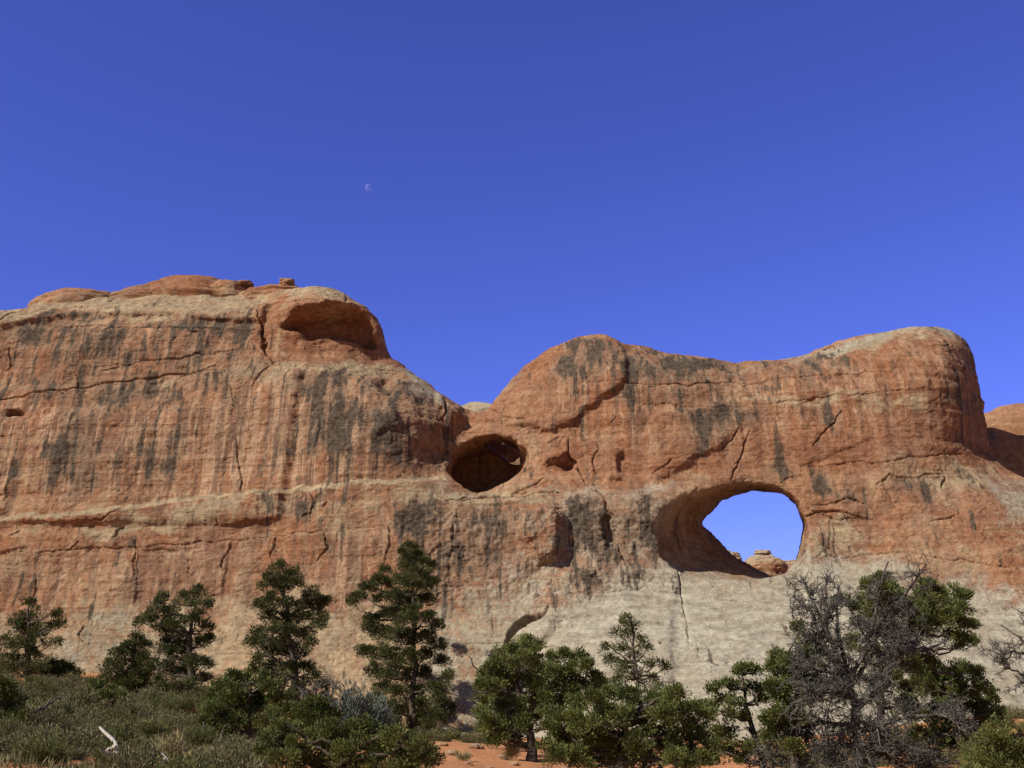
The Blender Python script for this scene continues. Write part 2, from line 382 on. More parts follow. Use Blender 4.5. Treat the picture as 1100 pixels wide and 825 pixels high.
# overhung hollow under the butte's cap
plate(big, [(303, 350), (313, 341), (342, 335), (374, 335), (388, 339), (396, 350), (402, 372), (392, 371), (374, 361), (352, 359), (330, 360)], -1.7, edge=0.25)
plate(big, [(300, 330), (345, 322), (392, 328), (412, 346), (396, 339), (374, 335), (342, 335), (312, 341)], 0.7, soft=0.4)
plate(big, [(278, 345), (284, 342), (286, 372), (279, 372)], -1.0, soft=0.35)
# slab on the fin with the slanting overhung lower edge
plate(big, [(520, 452), (560, 458), (590, 463), (615, 455), (642, 431), (660, 420), (672, 411), (672, 320), (480, 320), (470, 440), (505, 452)], 0.42, edge=0.15)
plate(big, [(565, 548), (590, 543), (602, 556), (603, 585), (592, 603), (575, 602), (563, 575)], 1.1, edge=0.3)
plate(big, [(586, 503), (603, 496), (617, 487), (619, 501), (608, 507)], -1.3, soft=0.4)
plate(big, [(575, 497), (592, 486), (612, 484), (600, 494), (586, 502)], 0.5, edge=0.2)
plate(big, [(650, 482), (664, 486), (664, 516), (652, 514), (646, 500)], 0.45, edge=0.15)
plate(big, [(728, 440), (772, 430), (800, 440), (796, 462), (770, 482), (738, 496), (722, 510), (700, 520), (690, 470), (705, 440)], 0.30, edge=0.2)
plate(big, [(0, 443), (20, 440), (38, 447), (20, 450), (0, 449)], -1.2, soft=0.3)
plate(big, [(590, 652), (576, 665), (556, 680), (544, 702), (552, 706), (580, 690), (598, 668)], 0.35, edge=0.2)
plate(big, [(645, 556), (655, 552), (664, 572), (660, 592), (650, 580)], -0.9, soft=0.3)
plate(big, [(400, 444), (415, 436), (430, 440), (432, 462), (402, 463)], 0.35, edge=0.12)
plate(big, [(402, 404), (414, 404), (424, 424), (416, 428), (402, 414)], -0.7, soft=0.4)
plate(big, [(476, 445), (492, 440), (498, 452), (486, 458)], 0.6, edge=0.3)
# lower storey stands proud of the strata line
plate(big, [(-300, 578), (0, 561), (110, 550), (200, 539), (280, 531), (340, 525), (420, 518), (482, 515), (530, 536), (620, 522), (700, 524), (745, 524), (700, 900), (-300, 900)], 0.34, edge=0.12)
plate(big, [(-300, 470), (0, 452), (45, 450), (90, 440), (150, 418), (200, 405), (250, 398), (290, 412), (330, 392), (300, 560), (-300, 560)], 0.35, edge=0.25)
# rounded cap ledges
plate(big, [(-300, 330), (0, 352), (60, 342), (100, 337), (180, 340), (240, 344), (282, 346), (288, 325), (200, 318), (100, 322), (0, 335)], 0.55, edge=0.25)
plate(big, [(345, 333), (352, 322), (372, 325), (383, 330), (378, 338)], 0.5, edge=0.2)

fine = np.zeros(MX.shape)       # cracks and flakes, displaced on the mesh
for pts, d, w in [
    ([(278, 330), (280, 350), (281, 366), (290, 384), (292, 392)], .5, .12), ([(292, 392), (280, 402), (272, 416)], .3, .1),
    ([(256, 470), (258, 495), (262, 520), (262, 530)], .3, .10), ([(10, 372), (9, 388), (7, 398)], .4, .1), ([(83, 405), (83, 415), (70, 423)], .3, .08),
    ([(108, 400), (130, 393)], .35, .08), ([(195, 405), (215, 400), (232, 393)], .35, .1), ([(248, 416), (254, 435), (250, 450)], .3, .08),
    ([(340, 448), (345, 460), (337, 480)], .3, .1), ([(185, 365), (190, 360)], .3, .08), ([(205, 354), (215, 357)], .35, .1),
    ([(610, 470), (612, 490), (622, 505), (632, 520)], .5, .12), ([(632, 520), (650, 540), (658, 560), (664, 590), (672, 606)], .4, .10),
    ([(785, 516), (796, 490), (806, 462)], .45, .09), ([(768, 484), (788, 474), (795, 458)], .3, .08), ([(700, 510), (722, 496)], .3, .1),
    ([(905, 438), (898, 452), (880, 472), (872, 480)], .3, .08), ([(722, 596), (730, 625), (735, 655), (742, 690)], .35, .09), ([(705, 590), (712, 600)], .3, .1),
    ([(862, 556), (885, 549), (905, 548), (940, 558)], .4, .10), ([(868, 545), (890, 541), (910, 535), (935, 542)], .35, .08), ([(872, 548), (900, 556), (930, 556)], .3, .08),
    ([(905, 548), (915, 560), (930, 575)], .25, .07), ([(882, 575), (884, 590)], .2, .08), ([(520, 437), (545, 449), (566, 452)], .3, .1),
    ([(0, 470), (20, 466)], .2, .08), ([(333, 528), (338, 540), (333, 552), (325, 556)], .4, .10), ([(345, 545), (352, 540)], .3, .1),
    ([(300, 578), (295, 592), (293, 605)], .35, .1), ([(350, 575), (352, 590), (342, 602)], .3, .1), ([(418, 565), (420, 585), (414, 605)], .3, .1),
    ([(100, 562), (115, 558), (135, 548)], .3, .08), ([(122, 578), (136, 566)], .3, .1), ([(12, 578), (26, 572)], .25, .08), ([(78, 592), (88, 584)], .25, .08),
    ([(148, 580), (147, 600), (145, 625)], .35, .10), ([(240, 615), (245, 600), (250, 590)], .3, .08), ([(205, 600), (207, 630)], .2, .07), ([(40, 620), (38, 640), (24, 650)], .3, .1),
    ([(92, 670), (88, 680), (92, 688)], .3, .08), ([(0, 346), (14, 338), (28, 334)], .5, .12), ([(118, 326), (130, 318)], .4, .1), ([(222, 318), (230, 305)], .4, .1),
    ([(288, 326), (300, 323), (330, 322), (345, 324)], .35, .08), ([(298, 316), (320, 316), (345, 318)], .3, .08), ([(372, 322), (374, 332)], .3, .08),
    ([(486, 540), (500, 536), (530, 536), (570, 528)], .35, .10), ([(545, 533), (575, 522), (585, 512)], .25, .1), ([(590, 478), (600, 470)], .3, .1),
    ([(640, 478), (643, 485), (636, 492), (640, 508)], .3, .08), ([(690, 413), (720, 411), (760, 412), (780, 410)], .18, .07), ([(655, 455), (664, 446)], .3, .09),
    ([(620, 392), (628, 395), (628, 408)], .4, .12), ([(478, 432), (480, 445), (472, 452)], .5, .15), ([(840, 520), (850, 512), (862, 508)], .2, .07),
    ([(940, 520), (955, 512), (985, 512), (1010, 508)], .25, .1), ([(1012, 500), (1018, 512), (1010, 524)], .3, .1), ([(1000, 372), (1020, 372)], .3, .08),
    ([(884, 376), (898, 369), (900, 373)], .45, .12), ([(600, 668), (640, 662)], .2, .07), ([(430, 664), (440, 652), (470, 648)], .25, .08), ([(1000, 560), (1030, 552)], .25, .08)]:
    crack(fine, pts, d*0.7, w*0.8)
crack(fine, [(541, 700), (547, 684), (556, 672), (566, 665), (574, 663), (588, 653)], 1.1, .30)
for pts, d, w in [([(-100, 440), (0, 430), (60, 420), (120, 409), (200, 402), (250, 396)], .2, .09), ([(0, 598), (100, 590), (200, 585), (300, 575), (420, 566)], .12, .07), ([(100, 395), (180, 385), (275, 372)], .14, .07),
                  ([(670, 409), (740, 412), (800, 410), (870, 404), (960, 396)], .16, .07), ([(690, 432), (780, 436), (900, 424), (1000, 418)], .12, .06), ([(870, 500), (940, 496), (1040, 488)], .14, .07), ([(480, 540), (530, 536), (600, 530)], .25, .10),
                  ([(880, 600), (960, 592), (1090, 610)], .14, .08), ([(600, 640), (700, 632), (800, 646)], .1, .08), ([(900, 650), (1000, 646), (1100, 662)], .12, .08), ([(440, 700), (520, 690), (640, 700)], .1, .08), ([(60, 352), (160, 352), (275, 355)], .18, .08)]:
    crack(fine, pts, d, w)
for pts, a in [([(280, 533), (330, 528), (330, 550), (283, 556)], -.18), ([(240, 540), (275, 534), (270, 560), (240, 566)], .15),
               ([(270, 580), (300, 575), (293, 612), (262, 618)], .2), ([(150, 590), (195, 592), (200, 660), (146, 650)], -.2), ([(0, 598), (35, 590), (45, 650), (0, 660)], -.25),
               ([(210, 590), (250, 585), (240, 640), (205, 650)], .2), ([(352, 575), (395, 570), (414, 600), (400, 660), (350, 640)], .15), ([(160, 410), (188, 408), (183, 430), (160, 430)], -.2),
               ([(490, 545), (560, 540), (560, 620), (480, 640)], -.2), ([(870, 560), (890, 556), (890, 590), (870, 600)], .2), ([(895, 560), (950, 566), (960, 600), (900, 605)], -.2),
               ([(560, 470), (605, 468), (600, 482), (570, 492)], .15), ([(830, 470), (900, 455), (940, 470), (860, 500)], .15), ([(945, 515), (1010, 512), (1005, 540), (960, 545)], -.2)]:
    plate(fine, pts, a*0.5, edge=0.08)

att = {n: np.zeros(MX.shape) for n in ('pale', 'grey', 'dark', 'streak', 'rust')}
pale, grey, dark = att['pale'], att['grey'], att['dark']
paintline(pale, [(-200, 568), (0, 560), (110, 550), (200, 538), (280, 530), (340, 524), (420, 517), (480, 514)], .85, .2)
for pts, v in [([(40, 568), (80, 562), (85, 578), (45, 582)], .6), ([(100, 554), (240, 537), (300, 532), (245, 558), (180, 572), (110, 580)], .84),
               ([(345, 528), (480, 515), (500, 535), (470, 555), (350, 545)], .62), ([(440, 515), (600, 520), (600, 545), (470, 550)], .7),
               ([(-200, 330), (0, 350), (90, 340), (180, 342), (275, 344), (290, 320), (420, 345), (420, 250), (-200, 250)], .75),
               ([(275, 412), (300, 395), (350, 385), (420, 390), (440, 402), (400, 405), (330, 402), (290, 418)], .85), ([(425, 395), (480, 432), (470, 440), (430, 410)], .7),
               ([(210, 400), (280, 380), (280, 410), (215, 415)], .6), ([(0, 410), (80, 405), (82, 425), (0, 430)], .55),
               ([(160, 412), (190, 408), (185, 428), (160, 428)], .7),
               ([(240, 660), (330, 640), (480, 650), (560, 640), (560, 900), (200, 900)], .6), ([(60, 690), (130, 640), (210, 650), (240, 900), (40, 900)], .62),
               ([(870, 430), (980, 420), (985, 432), (870, 445)], .5), ([(940, 512), (1010, 500), (1070, 505), (1070, 530), (960, 528)], .7),
               ([(850, 380), (900, 362), (960, 350), (1040, 345), (1045, 362), (960, 366), (905, 378)], .95), ([(560, 370), (535, 425), (540, 400)], .7),
               ([(862, 560), (900, 550), (945, 572), (930, 605), (862, 612)], .64), ([(560, 470), (570, 500), (560, 525), (590, 520), (600, 505), (580, 490)], .5), ([(1000, 540), (1100, 570), (1100, 620), (960, 600)], .42)]:
    paint(pale, pts, v)
paint(grey, [(500, 700), (560, 650), (640, 612), (700, 590), (740, 596), (800, 604), (860, 596), (960, 606), (1100, 630), (1400, 640), (1400, 950), (500, 950)], 1.0, 2.0)
for pts, v in [([(590, 526), (640, 520), (768, 519), (730, 540), (708, 570), (706, 625), (640, 630), (600, 605)], .62),
               ([(470, 640), (560, 612), (640, 600), (720, 606), (800, 622), (870, 606), (960, 612), (1100, 632), (1400, 640), (1400, 950), (440, 950), (460, 720)], .6),
               ([(1058, 515), (1100, 512), (1400, 540), (1400, 600), (1060, 570)], .7), ([(830, 384), (890, 366), (960, 350), (1030, 346), (1040, 356), (960, 360), (890, 378), (835, 394)], .8), ([(700, 385), (800, 392), (840, 386), (800, 405), (700, 400)], .5),
               ([(440, 398), (478, 430), (465, 440), (430, 412)], .55), ([(550, 510), (620, 512), (620, 530), (550, 532)], .5)]:
    paint(grey, pts, v)
for pts, v in [([(8, 352), (55, 342), (55, 365), (20, 372), (8, 400)], .62), ([(75, 342), (100, 338), (98, 375), (80, 375)], .6), ([(100, 350), (165, 343), (150, 365), (108, 385)], .62),
               ([(190, 342), (280, 346), (270, 362), (190, 358)], .6), ([(85, 412), (160, 402), (165, 440), (90, 445)], .55), ([(195, 408), (210, 408), (208, 440), (190, 440)], .65),
               ([(68, 440), (90, 440), (88, 520), (64, 555), (60, 520)], .62), ([(0, 490), (30, 485), (30, 520), (0, 520)], .4), ([(150, 470), (185, 468), (185, 505), (150, 510)], .5),
               ([(240, 410), (255, 410), (256, 440), (242, 438)], .55), ([(325, 400), (375, 395), (380, 440), (372, 490), (310, 490), (318, 440)], .68), ([(375, 440), (440, 430), (460, 500), (380, 500)], .42),
               ([(400, 400), (440, 415), (470, 440), (440, 430), (400, 415)], .5), ([(435, 548), (475, 545), (470, 640), (432, 620)], .48), ([(490, 550), (560, 545), (560, 610), (490, 620)], .45),
               ([(594, 376), (640, 368), (660, 395), (640, 418), (596, 410)], .62), ([(668, 376), (780, 388), (810, 398), (780, 408), (672, 410)], .68), ([(668, 410), (700, 410), (690, 440), (670, 438)], .45),
               ([(728, 438), (795, 428), (800, 448), (770, 470), (735, 490)], .6), ([(858, 384), (882, 376), (886, 400), (872, 415), (862, 400)], .62), ([(890, 380), (912, 378), (908, 400), (895, 400)], .5),
               ([(874, 440), (892, 440), (892, 466), (874, 466)], .55), ([(880, 505), (900, 508), (910, 528), (884, 526)], .8), ([(790, 515), (830, 508), (858, 515), (850, 526), (800, 520)], .55),
               ([(1010, 420), (1050, 415), (1058, 445), (1015, 450)], .45), ([(1015, 355), (1044, 355), (1052, 400), (1040, 400)], .5), ([(600, 532), (700, 530), (712, 560), (706, 625), (640, 632), (600, 612)], .34),
               ([(282, 533), (330, 528), (330, 552), (283, 556)], .40), ([(350, 528), (370, 526), (372, 620), (352, 610)], .40), ([(940, 520), (1005, 512), (1000, 540), (950, 540)], .35),
               ([(142, 575), (152, 572), (150, 620), (142, 620)], .5), ([(38, 590), (50, 590), (42, 630), (34, 640)], .5)]:
    paint(dark, pts, v+.14, 0.9)
for pts, v in [([(-200, 440), (0, 440), (90, 425), (250, 420), (320, 400), (450, 440), (465, 510), (340, 522), (200, 535), (0, 556), (-200, 560)], .85),
               ([(0, 345), (280, 345), (280, 400), (100, 400), (0, 410)], .5), ([(570, 375), (680, 375), (1040, 390), (1040, 470), (900, 450), (700, 480), (580, 440)], .55),
               ([(0, 580), (470, 560), (460, 650), (0, 680)], .35)]:
    paint(att['streak'], pts, v, 1.2)
for pts, v in [([(-200, 345), (280, 345), (290, 400), (200, 445), (0, 450), (-200, 450)], .36), ([(300, 405), (440, 410), (475, 470), (460, 500), (300, 495)], .40), ([(590, 372), (700, 378), (840, 390), (800, 440), (680, 440), (590, 420)], .38),
               ([(430, 545), (560, 540), (560, 625), (430, 640)], .42), ([(0, 480), (440, 470), (440, 500), (0, 520)], .28), ([(1000, 350), (1050, 350), (1060, 500), (1030, 500)], .34)]:
    paint(dark, pts, v, 1.6)
paint(pale, [(-200, 650), (60, 640), (200, 640), (330, 620), (480, 640), (480, 950), (-200, 950)], .70, 2.5); paint(pale, [(-200, 440), (480, 440), (480, 660), (-200, 660)], .36, 2.0); paint(grey, [(40, 660), (200, 630), (240, 680), (200, 900), (40, 900)], .45, 1.5)
paint(pale, [(40, 560), (250, 538), (480, 517), (600, 522), (600, 540), (480, 552), (250, 562), (40, 585)], .58, .8)
paint(pale, [(800, 428), (870, 424), (1000, 418), (1000, 432), (880, 440), (800, 440)], .66, .5)
for pts, v in [([(520, 440), (560, 395), (620, 372), (780, 400), (1040, 380), (1062, 480), (1000, 500), (870, 505), (760, 512), (640, 515), (560, 460)], .75), ([(0, 350), (280, 350), (285, 395), (150, 405), (0, 430)], .55),
               ([(375, 430), (440, 440), (475, 470), (470, 512), (380, 515)], .5), ([(563, 545), (603, 545), (604, 600), (568, 602)], .9), ([(300, 335), (400, 335), (415, 385), (340, 385), (300, 370)], .8),
               ([(880, 545), (1100, 560), (1100, 600), (980, 600)], .55), ([(60, 590), (140, 580), (140, 640), (60, 650)], .55), ([(640, 560), (665, 560), (665, 600), (645, 600)], .8), ([(0, 470), (460, 455), (460, 510), (0, 540)], .42), ([(300, 570), (420, 565), (420, 620), (300, 630)], .5)]:
    paint(att['rust'], pts, v, 1.0)
paint(grey, [(470, 516), (620, 520), (700, 522), (712, 620), (640, 650), (560, 640), (470, 650), (450, 560)], .46, 1.5); paint(dark, [(440, 545), (600, 535), (705, 540), (705, 620), (560, 640), (440, 630)], .24, 1.5)
paint(grey, [(425, 392), (450, 400), (482, 434), (465, 442), (430, 414)], .75, .6)
# the rough, pitted band in the middle of the wall
rough_zone = np.zeros(MX.shape)
paint(rough_zone, [(432, 545), (600, 540), (700, 535), (705, 620), (600, 660), (430, 640)], 1.0, 1.2)

def samp(field, x, z):
    fi = np.clip((x-mx[0])/R, 0, len(mx)-1.001); fj = np.clip((z-mz[0])/R, 0, len(mz)-1.001)
    i = fi.astype(int); j = fj.astype(int); a = fi-i; b = fj-j
    return (field[i, j]*(1-a)*(1-b)+field[i+1, j]*a*(1-b)+field[i, j+1]*(1-a)*b+field[i+1, j+1]*a*b)

# crest line
SIL = [(-330, 345, 65), (-200, 330, 65), (-60, 336, 65), (0, 333, 64.5), (25, 334, 64.5), (40, 328, 66), (60, 321, 67), (90, 316, 67.5), (125, 317, 67), (130, 319, 66.5), (150, 314, 67.5), (178, 306, 68), (190, 300, 68.5), (215, 298, 68.5),
       (265, 302, 68.5), (272, 308, 68), (300, 309, 67), (340, 308, 64.5), (370, 318, 64), (388, 329, 63.6), (402, 340, 63.4), (411, 354, 63.4), (416, 372, 63.6), (420, 386, 63.8), (437, 394, 63.6),
       (460, 410, 63.4), (476, 425, 63.3), (484, 432, 63.3), (498, 440, 63.5), (522, 443, 63.2), (536, 424, 62.8), (543, 408, 62.6), (560, 390, 62.8), (580, 374, 62.8), (600, 364, 62.8), (622, 358, 63), (648, 358, 63), (668, 370, 62.6),
       (700, 373, 62.4), (740, 381, 62.2), (790, 387, 62), (830, 385, 62), (860, 378, 62), (890, 367, 62), (920, 357, 62), (950, 352, 62), (990, 349, 62), (1020, 348, 62), (1036, 352, 62), (1045, 362, 62.2), (1049, 378, 62.4),
       (1051, 400, 62.6), (1056, 430, 62.8), (1062, 450, 62.8), (1066, 480, 62.6), (1070, 500, 62), (1084, 509, 61), (1100, 515, 60.5), (1140, 535, 60.5), (1200, 560, 60.5), (1320, 600, 61), (1420, 640, 62)]
S = np.array(SIL, float); sil = at(S[:, 0], S[:, 1], S[:, 2])
SX, SZ = np.meshgrid(xs, zs, indexing='ij')
poly = [tuple(p) for p in sil[:, [0, 2]]] + [(sil[-1, 0]+20, sil[-1, 2]), (sil[-1, 0]+20, -20), (sil[0, 0]-20, -20), (sil[0, 0]-20, sil[0, 2])]
dsil = sd_poly(SX, SZ, poly)
ycr = np.interp(xs, sil[:, 0], sil[:, 1])[:, None] + 0*SX
yf = W_rbf(np.c_[SX.ravel(), SZ.ravel()]).reshape(SX.shape)
yf = np.clip(yf, 42, 70)
yf = yf - samp(big, SX.ravel(), SZ.ravel()).reshape(SX.shape)
q = np.stack([SX.ravel(), 0*SX.ravel(), SZ.ravel()], -1)
yf += (0.20*fbm(q*np.array([0.22, 1, 0.22]), 2, 51) + 0.05*fbm(q*np.array([0.25, 1, 1.4]), 2, 52) + 0.05*fbm(q*np.array([1.0, 1, 0.12]), 3, 54)).reshape(SX.shape)
yb = np.interp(xs, [-44, -12, -5, -1, 4, 10, 24, 42], [76, 74.5, 70.5, 68.3, 67, 65.5, 66, 66.5])[:, None] + 0*SX

def smax(a, b, k):
    h = np.clip(0.5+0.5*(a-b)/k, 0, 1); return b+(a-b)*h+k*h*(1-h)
def loft(front, yF, back, yB, ext=0.0):
    """tunnel between two traced rims; returns a function of (X,y,Z)"""
    A = at(*np.array(front, float).T, yF)[:, [0, 2]]; B = at(*np.array(back, float).T, yB)[:, [0, 2]]
    cA, cB = A.mean(0), B.mean(0); th = np.linspace(-math.pi, math.pi, 181)
    def polar(P, c):
        r = np.zeros(len(th)); dx, dz = np.cos(th), np.sin(th); n = len(P)
        for i in range(n):
            a = P[i]-c; e = P[(i+1) % n]-P[i]
            den = dx*e[1]-dz*e[0]
            with np.errstate(divide='ignore', invalid='ignore'):
                t = (a[0]*e[1]-a[1]*e[0])/den; s = (a[0]*dz-a[1]*dx)/den
            ok = (t > 0) & (s >= -1e-6) & (s <= 1+1e-6); r = np.where(ok, np.maximum(r, t), r)
        return r
    rA, rB = polar(A, cA), polar(B, cB)
    ker = np.array([0, 0, 1, 2, 1, 0, 0])/4
    rA = np.convolve(np.r_[rA[-4:-1], rA, rA[1:4]], ker, 'valid'); rB = np.convolve(np.r_[rB[-4:-1], rB, rB[1:4]], ker, 'valid')
    def f(y):
        t = np.clip((y-yF)/(yB-yF), 0, 1); t = t*t*(3-2*t)*0.4+t*0.6
        c = cA*(1-t)+cB*t; dx = SX-c[0]; dz = SZ-c[1]; a = np.arctan2(dz, dx)
        fl = max(0, y-yB)*0.9
        return np.hypot(dx, dz)-(np.interp(a, th, rA)*(1-t)+np.interp(a, th, rB)*t)-fl
    return f
arch = loft([(704, 572), (711, 550), (728, 535), (762, 523), (800, 517), (836, 521), (858, 537), (866, 562), (863, 590), (857, 607), (838, 620), (800, 627), (760, 623), (724, 615), (707, 598)], 57.0,
            [(754, 562), (774, 538), (808, 527), (840, 531), (858, 546), (863, 565), (857, 590), (852, 612), (832, 621), (810, 610), (790, 597), (770, 580)], 63.5)
cave = loft([(480, 505), (486, 494), (488, 480), (499, 473), (507, 465), (530, 463), (553, 470), (566, 489), (563, 505), (545, 520), (520, 534), (500, 529), (487, 516)], 60.2,
            [(486, 512), (494, 496), (512, 490), (535, 483), (552, 481), (561, 492), (557, 508), (545, 520), (525, 528), (505, 530), (493, 522)], 66.8)
slot = loft([(516, 473), (538, 470), (557, 483), (563, 500), (550, 500), (534, 489)], 64.5, [(520, 476), (538, 473), (556, 485), (562, 499), (549, 498), (536, 489)], 69.0)

tap = np.interp(xs, [-9, -4.5, 0, 3], [.55, .15, .15, .55])[:, None]
F = np.empty((len(xs), len(ys), len(zs)), np.float32)
for j, y in enumerate(ys):
    f = smax(yf-y, dsil + tap*np.maximum(0, y-ycr), 0.7)
    f = smax(f, y-yb-0.12*(SZ-10)*0, 1.0)
    f = smax(f, -arch(y), 0.35)
    if y > 58:
        hole = np.maximum(cave(y), y-66.8)
        if y > 64.0: hole = np.minimum(hole, slot(y))
        f = smax(f, -hole, 0.25)
    F[:, j, :] = f
F[0] = F[-1] = 1; F[:, 0] = F[:, -1] = 1; F[:, :, 0] = F[:, :, -1] = 1

def surface_nets(F, o, h):
    s = F < 0; nx, ny, nz = F.shape
    cnt = np.zeros((nx-1, ny-1, nz-1), np.int8)
    for a in (0, 1):
        for b in (0, 1):
            for c in (0, 1): cnt += s[a:nx-1+a, b:ny-1+b, c:nz-1+c]
    act = (cnt > 0) & (cnt < 8); I = np.argwhere(act); n = len(I)
    vid = np.full(act.shape, -1, np.int64); vid[act] = np.arange(n)
    C = {(a, b, c): F[I[:, 0]+a, I[:, 1]+b, I[:, 2]+c] for a in (0, 1) for b in (0, 1) for c in (0, 1)}
    acc = np.zeros((n, 3)); num = np.zeros(n); keys = list(C)
    for p in keys:
        for q in keys:
            if sum(q) - sum(p) == 1 and all(q[i] >= p[i] for i in range(3)):
                A, B = C[p], C[q]; m = (A < 0) != (B < 0); t = np.where(m, A/np.where(m, A-B, 1), 0)
                pt = np.array(p)[None]+(np.array(q)-np.array(p))[None]*t[:, None]
                acc += pt*m[:, None]; num += m
    V = (I + acc/num[:, None])*h + np.array(o)
    faces = []
    for ax in range(3):
        sl0 = [slice(None)]*3; sl1 = [slice(None)]*3; sl0[ax] = slice(0, -1); sl1[ax] = slice(1, None)
        A, B = s[tuple(sl0)], s[tuple(sl1)]; E = np.argwhere(A != B); flip = A[tuple(E.T)]
        u, v = (ax+1) % 3, (ax+2) % 3
        ok = (E[:, u] > 0) & (E[:, v] > 0) & (E[:, u] < F.shape[u]-1) & (E[:, v] < F.shape[v]-1); E = E[ok]; flip = flip[ok]
        def g(du, dv):
            e = E.copy(); e[:, u] -= du; e[:, v] -= dv; return vid[tuple(e.T)]
        Q = np.stack([g(1, 1), g(0, 1), g(0, 0), g(1, 0)], -1)
        faces.append(np.where(flip[:, None], Q, Q[:, ::-1]))
    return V, np.concatenate(faces)
WV, WF = surface_nets(F, (xs[0], ys[0], zs[0]), H)
del F
tmp = link('carve', new_mesh('carve', WV, WF))
md = tmp.modifiers.new('s', 'SUBSURF'); md.levels = 1; md.render_levels = 1
dg = bpy.context.evaluated_depsgraph_get(); dense = bpy.data.meshes.new_from_object(tmp.evaluated_get(dg))
bpy.data.objects.remove(tmp)
nv = len(dense.vertices); V = np.empty(nv*3, np.float32); dense.vertices.foreach_get('co', V); V = V.reshape(-1, 3).astype(float)
NRM = np.empty(nv*3, np.float32); dense.vertex_normals.foreach_get('vector', NRM); NRM = NRM.reshape(-1, 3).astype(float)
FC = np.empty(len(dense.loops), np.int32); dense.loops.foreach_get('vertex_index', FC); FC = FC.reshape(-1, 4)
# the front, which is seen, gets one more split
isf = NRM[FC].mean(1)[:, 1] < 0.25
FB, FA = FC[~isf], FC[isf]
E = np.stack([FA, np.roll(FA, -1, 1)], -1).reshape(-1, 2); ES = np.sort(E, 1); key = ES[:, 0].astype(np.int64)*nv+ES[:, 1]
uq, first, inv = np.unique(key, return_index=True, return_inverse=True); inv = inv.reshape(-1)
em = ES[first]; ev = V[em].mean(1); en = NRM[em].mean(1); fc_ = V[FA].mean(1); fn = NRM[FA].mean(1)
ei = (nv + inv).reshape(-1, 4); ci = nv + len(em) + np.arange(len(FA))
sub = np.concatenate([np.stack([FA[:, k_], ei[:, k_], ci, ei[:, (k_+3) % 4]], -1) for k_ in range(4)])
V = np.concatenate([V, ev, fc_]); NRM = unit_rows(np.concatenate([NRM, en, fn])); FC = np.concatenate([FB, sub]); nv = len(V)
facing = sstep(0.0, 0.5, -NRM[:, 1])
disp = samp(fine, V[:, 0], V[:, 2])*facing
rz = samp(rough_zone, V[:, 0], V[:, 2])
fl = fbm(V*np.array([0.33, 0.33, 0.55]) + 0.25*fbm(V*0.8, 3, 70)[:, None], 4, 71)
stepn = fl*3.2; stepn = np.floor(stepn)+sstep(0.93, 1.0, stepn-np.floor(stepn))
gr = samp(grey, V[:, 0], V[:, 2])
disp += 0.060*stepn*(0.6 - 0.45*np.clip(gr, 0, 1))                        # exfoliation flakes
disp += 0.045*fbm(V*np.array([0.10, 0.10, 2.2]), 4, 72)      # bedding
disp += 0.04*fbm(V*np.array([1.3, 1.3, 0.10]), 3, 73)*(1-gr*0.8)         # flutes
disp += 0.016*fbm(V*1.7, 5, 74) + rz*(0.13*fbm(V*np.array([0.9, .9, 1.3]), 4, 75) + 0.10*np.abs(fbm(V*2.6, 3, 76)))
V2 = V + NRM*disp[:, None]
atv = {n: samp(f, V[:, 0], V[:, 2]) for n, f in att.items()}
cliff_base = np.array([0.0, 56.0, float(ground_z(0, 56)[0])])
full = new_mesh('full', V2, FC); VN = np.empty(nv*3, np.float32); full.vertex_normals.foreach_get('vector', VN); VN = VN.reshape(-1, 3); bpy.data.meshes.remove(full)
cliff = empty('sandstone_cliff', cliff_base, 'long red sandstone cliff pierced by the wide open arch and a smaller dark hole', 'cliff')
cen = V2[FC].mean(1)
nl = hit([(505, 445), (500, 530), (470, 620), (455, 700), (430, 800)]); xb = np.interp(cen[:, 2], nl[::-1, 1], nl[::-1, 0])
ap = hit([(455, 700), (475, 640), (560, 616), (640, 612), (720, 612), (800, 622), (870, 608), (960, 612), (1100, 632), (1400, 650)]); za = np.interp(cen[:, 0], ap[:, 0], ap[:, 1])
isap = (cen[:, 0] > xb) & (cen[:, 2] < za) & (cen[:, 1] < 59.0)
region = np.where(isap, 2, np.where(cen[:, 0] < xb, 0, 1))
for r, nm, lab in [(0, 'butte', 'streaked red butte with a hollow under its rounded cap'), (1, 'arch_fin', 'red rock fin holding the open arch'), (2, 'slickrock_apron', 'pale grey smooth slickrock slope')]:
    f = FC[region == r]; used, inv = np.unique(f.ravel(), return_inverse=True)
    me = new_mesh(nm, V2[used]-cliff_base, inv.reshape(-1, 4), {n: a[used] for n, a in atv.items()}, True, M_rock)
    me.normals_split_custom_set_from_vertices([tuple(x) for x in VN[used].tolist()])
    o = link(nm, me, cliff); o['label'] = lab
bpy.data.meshes.remove(dense)

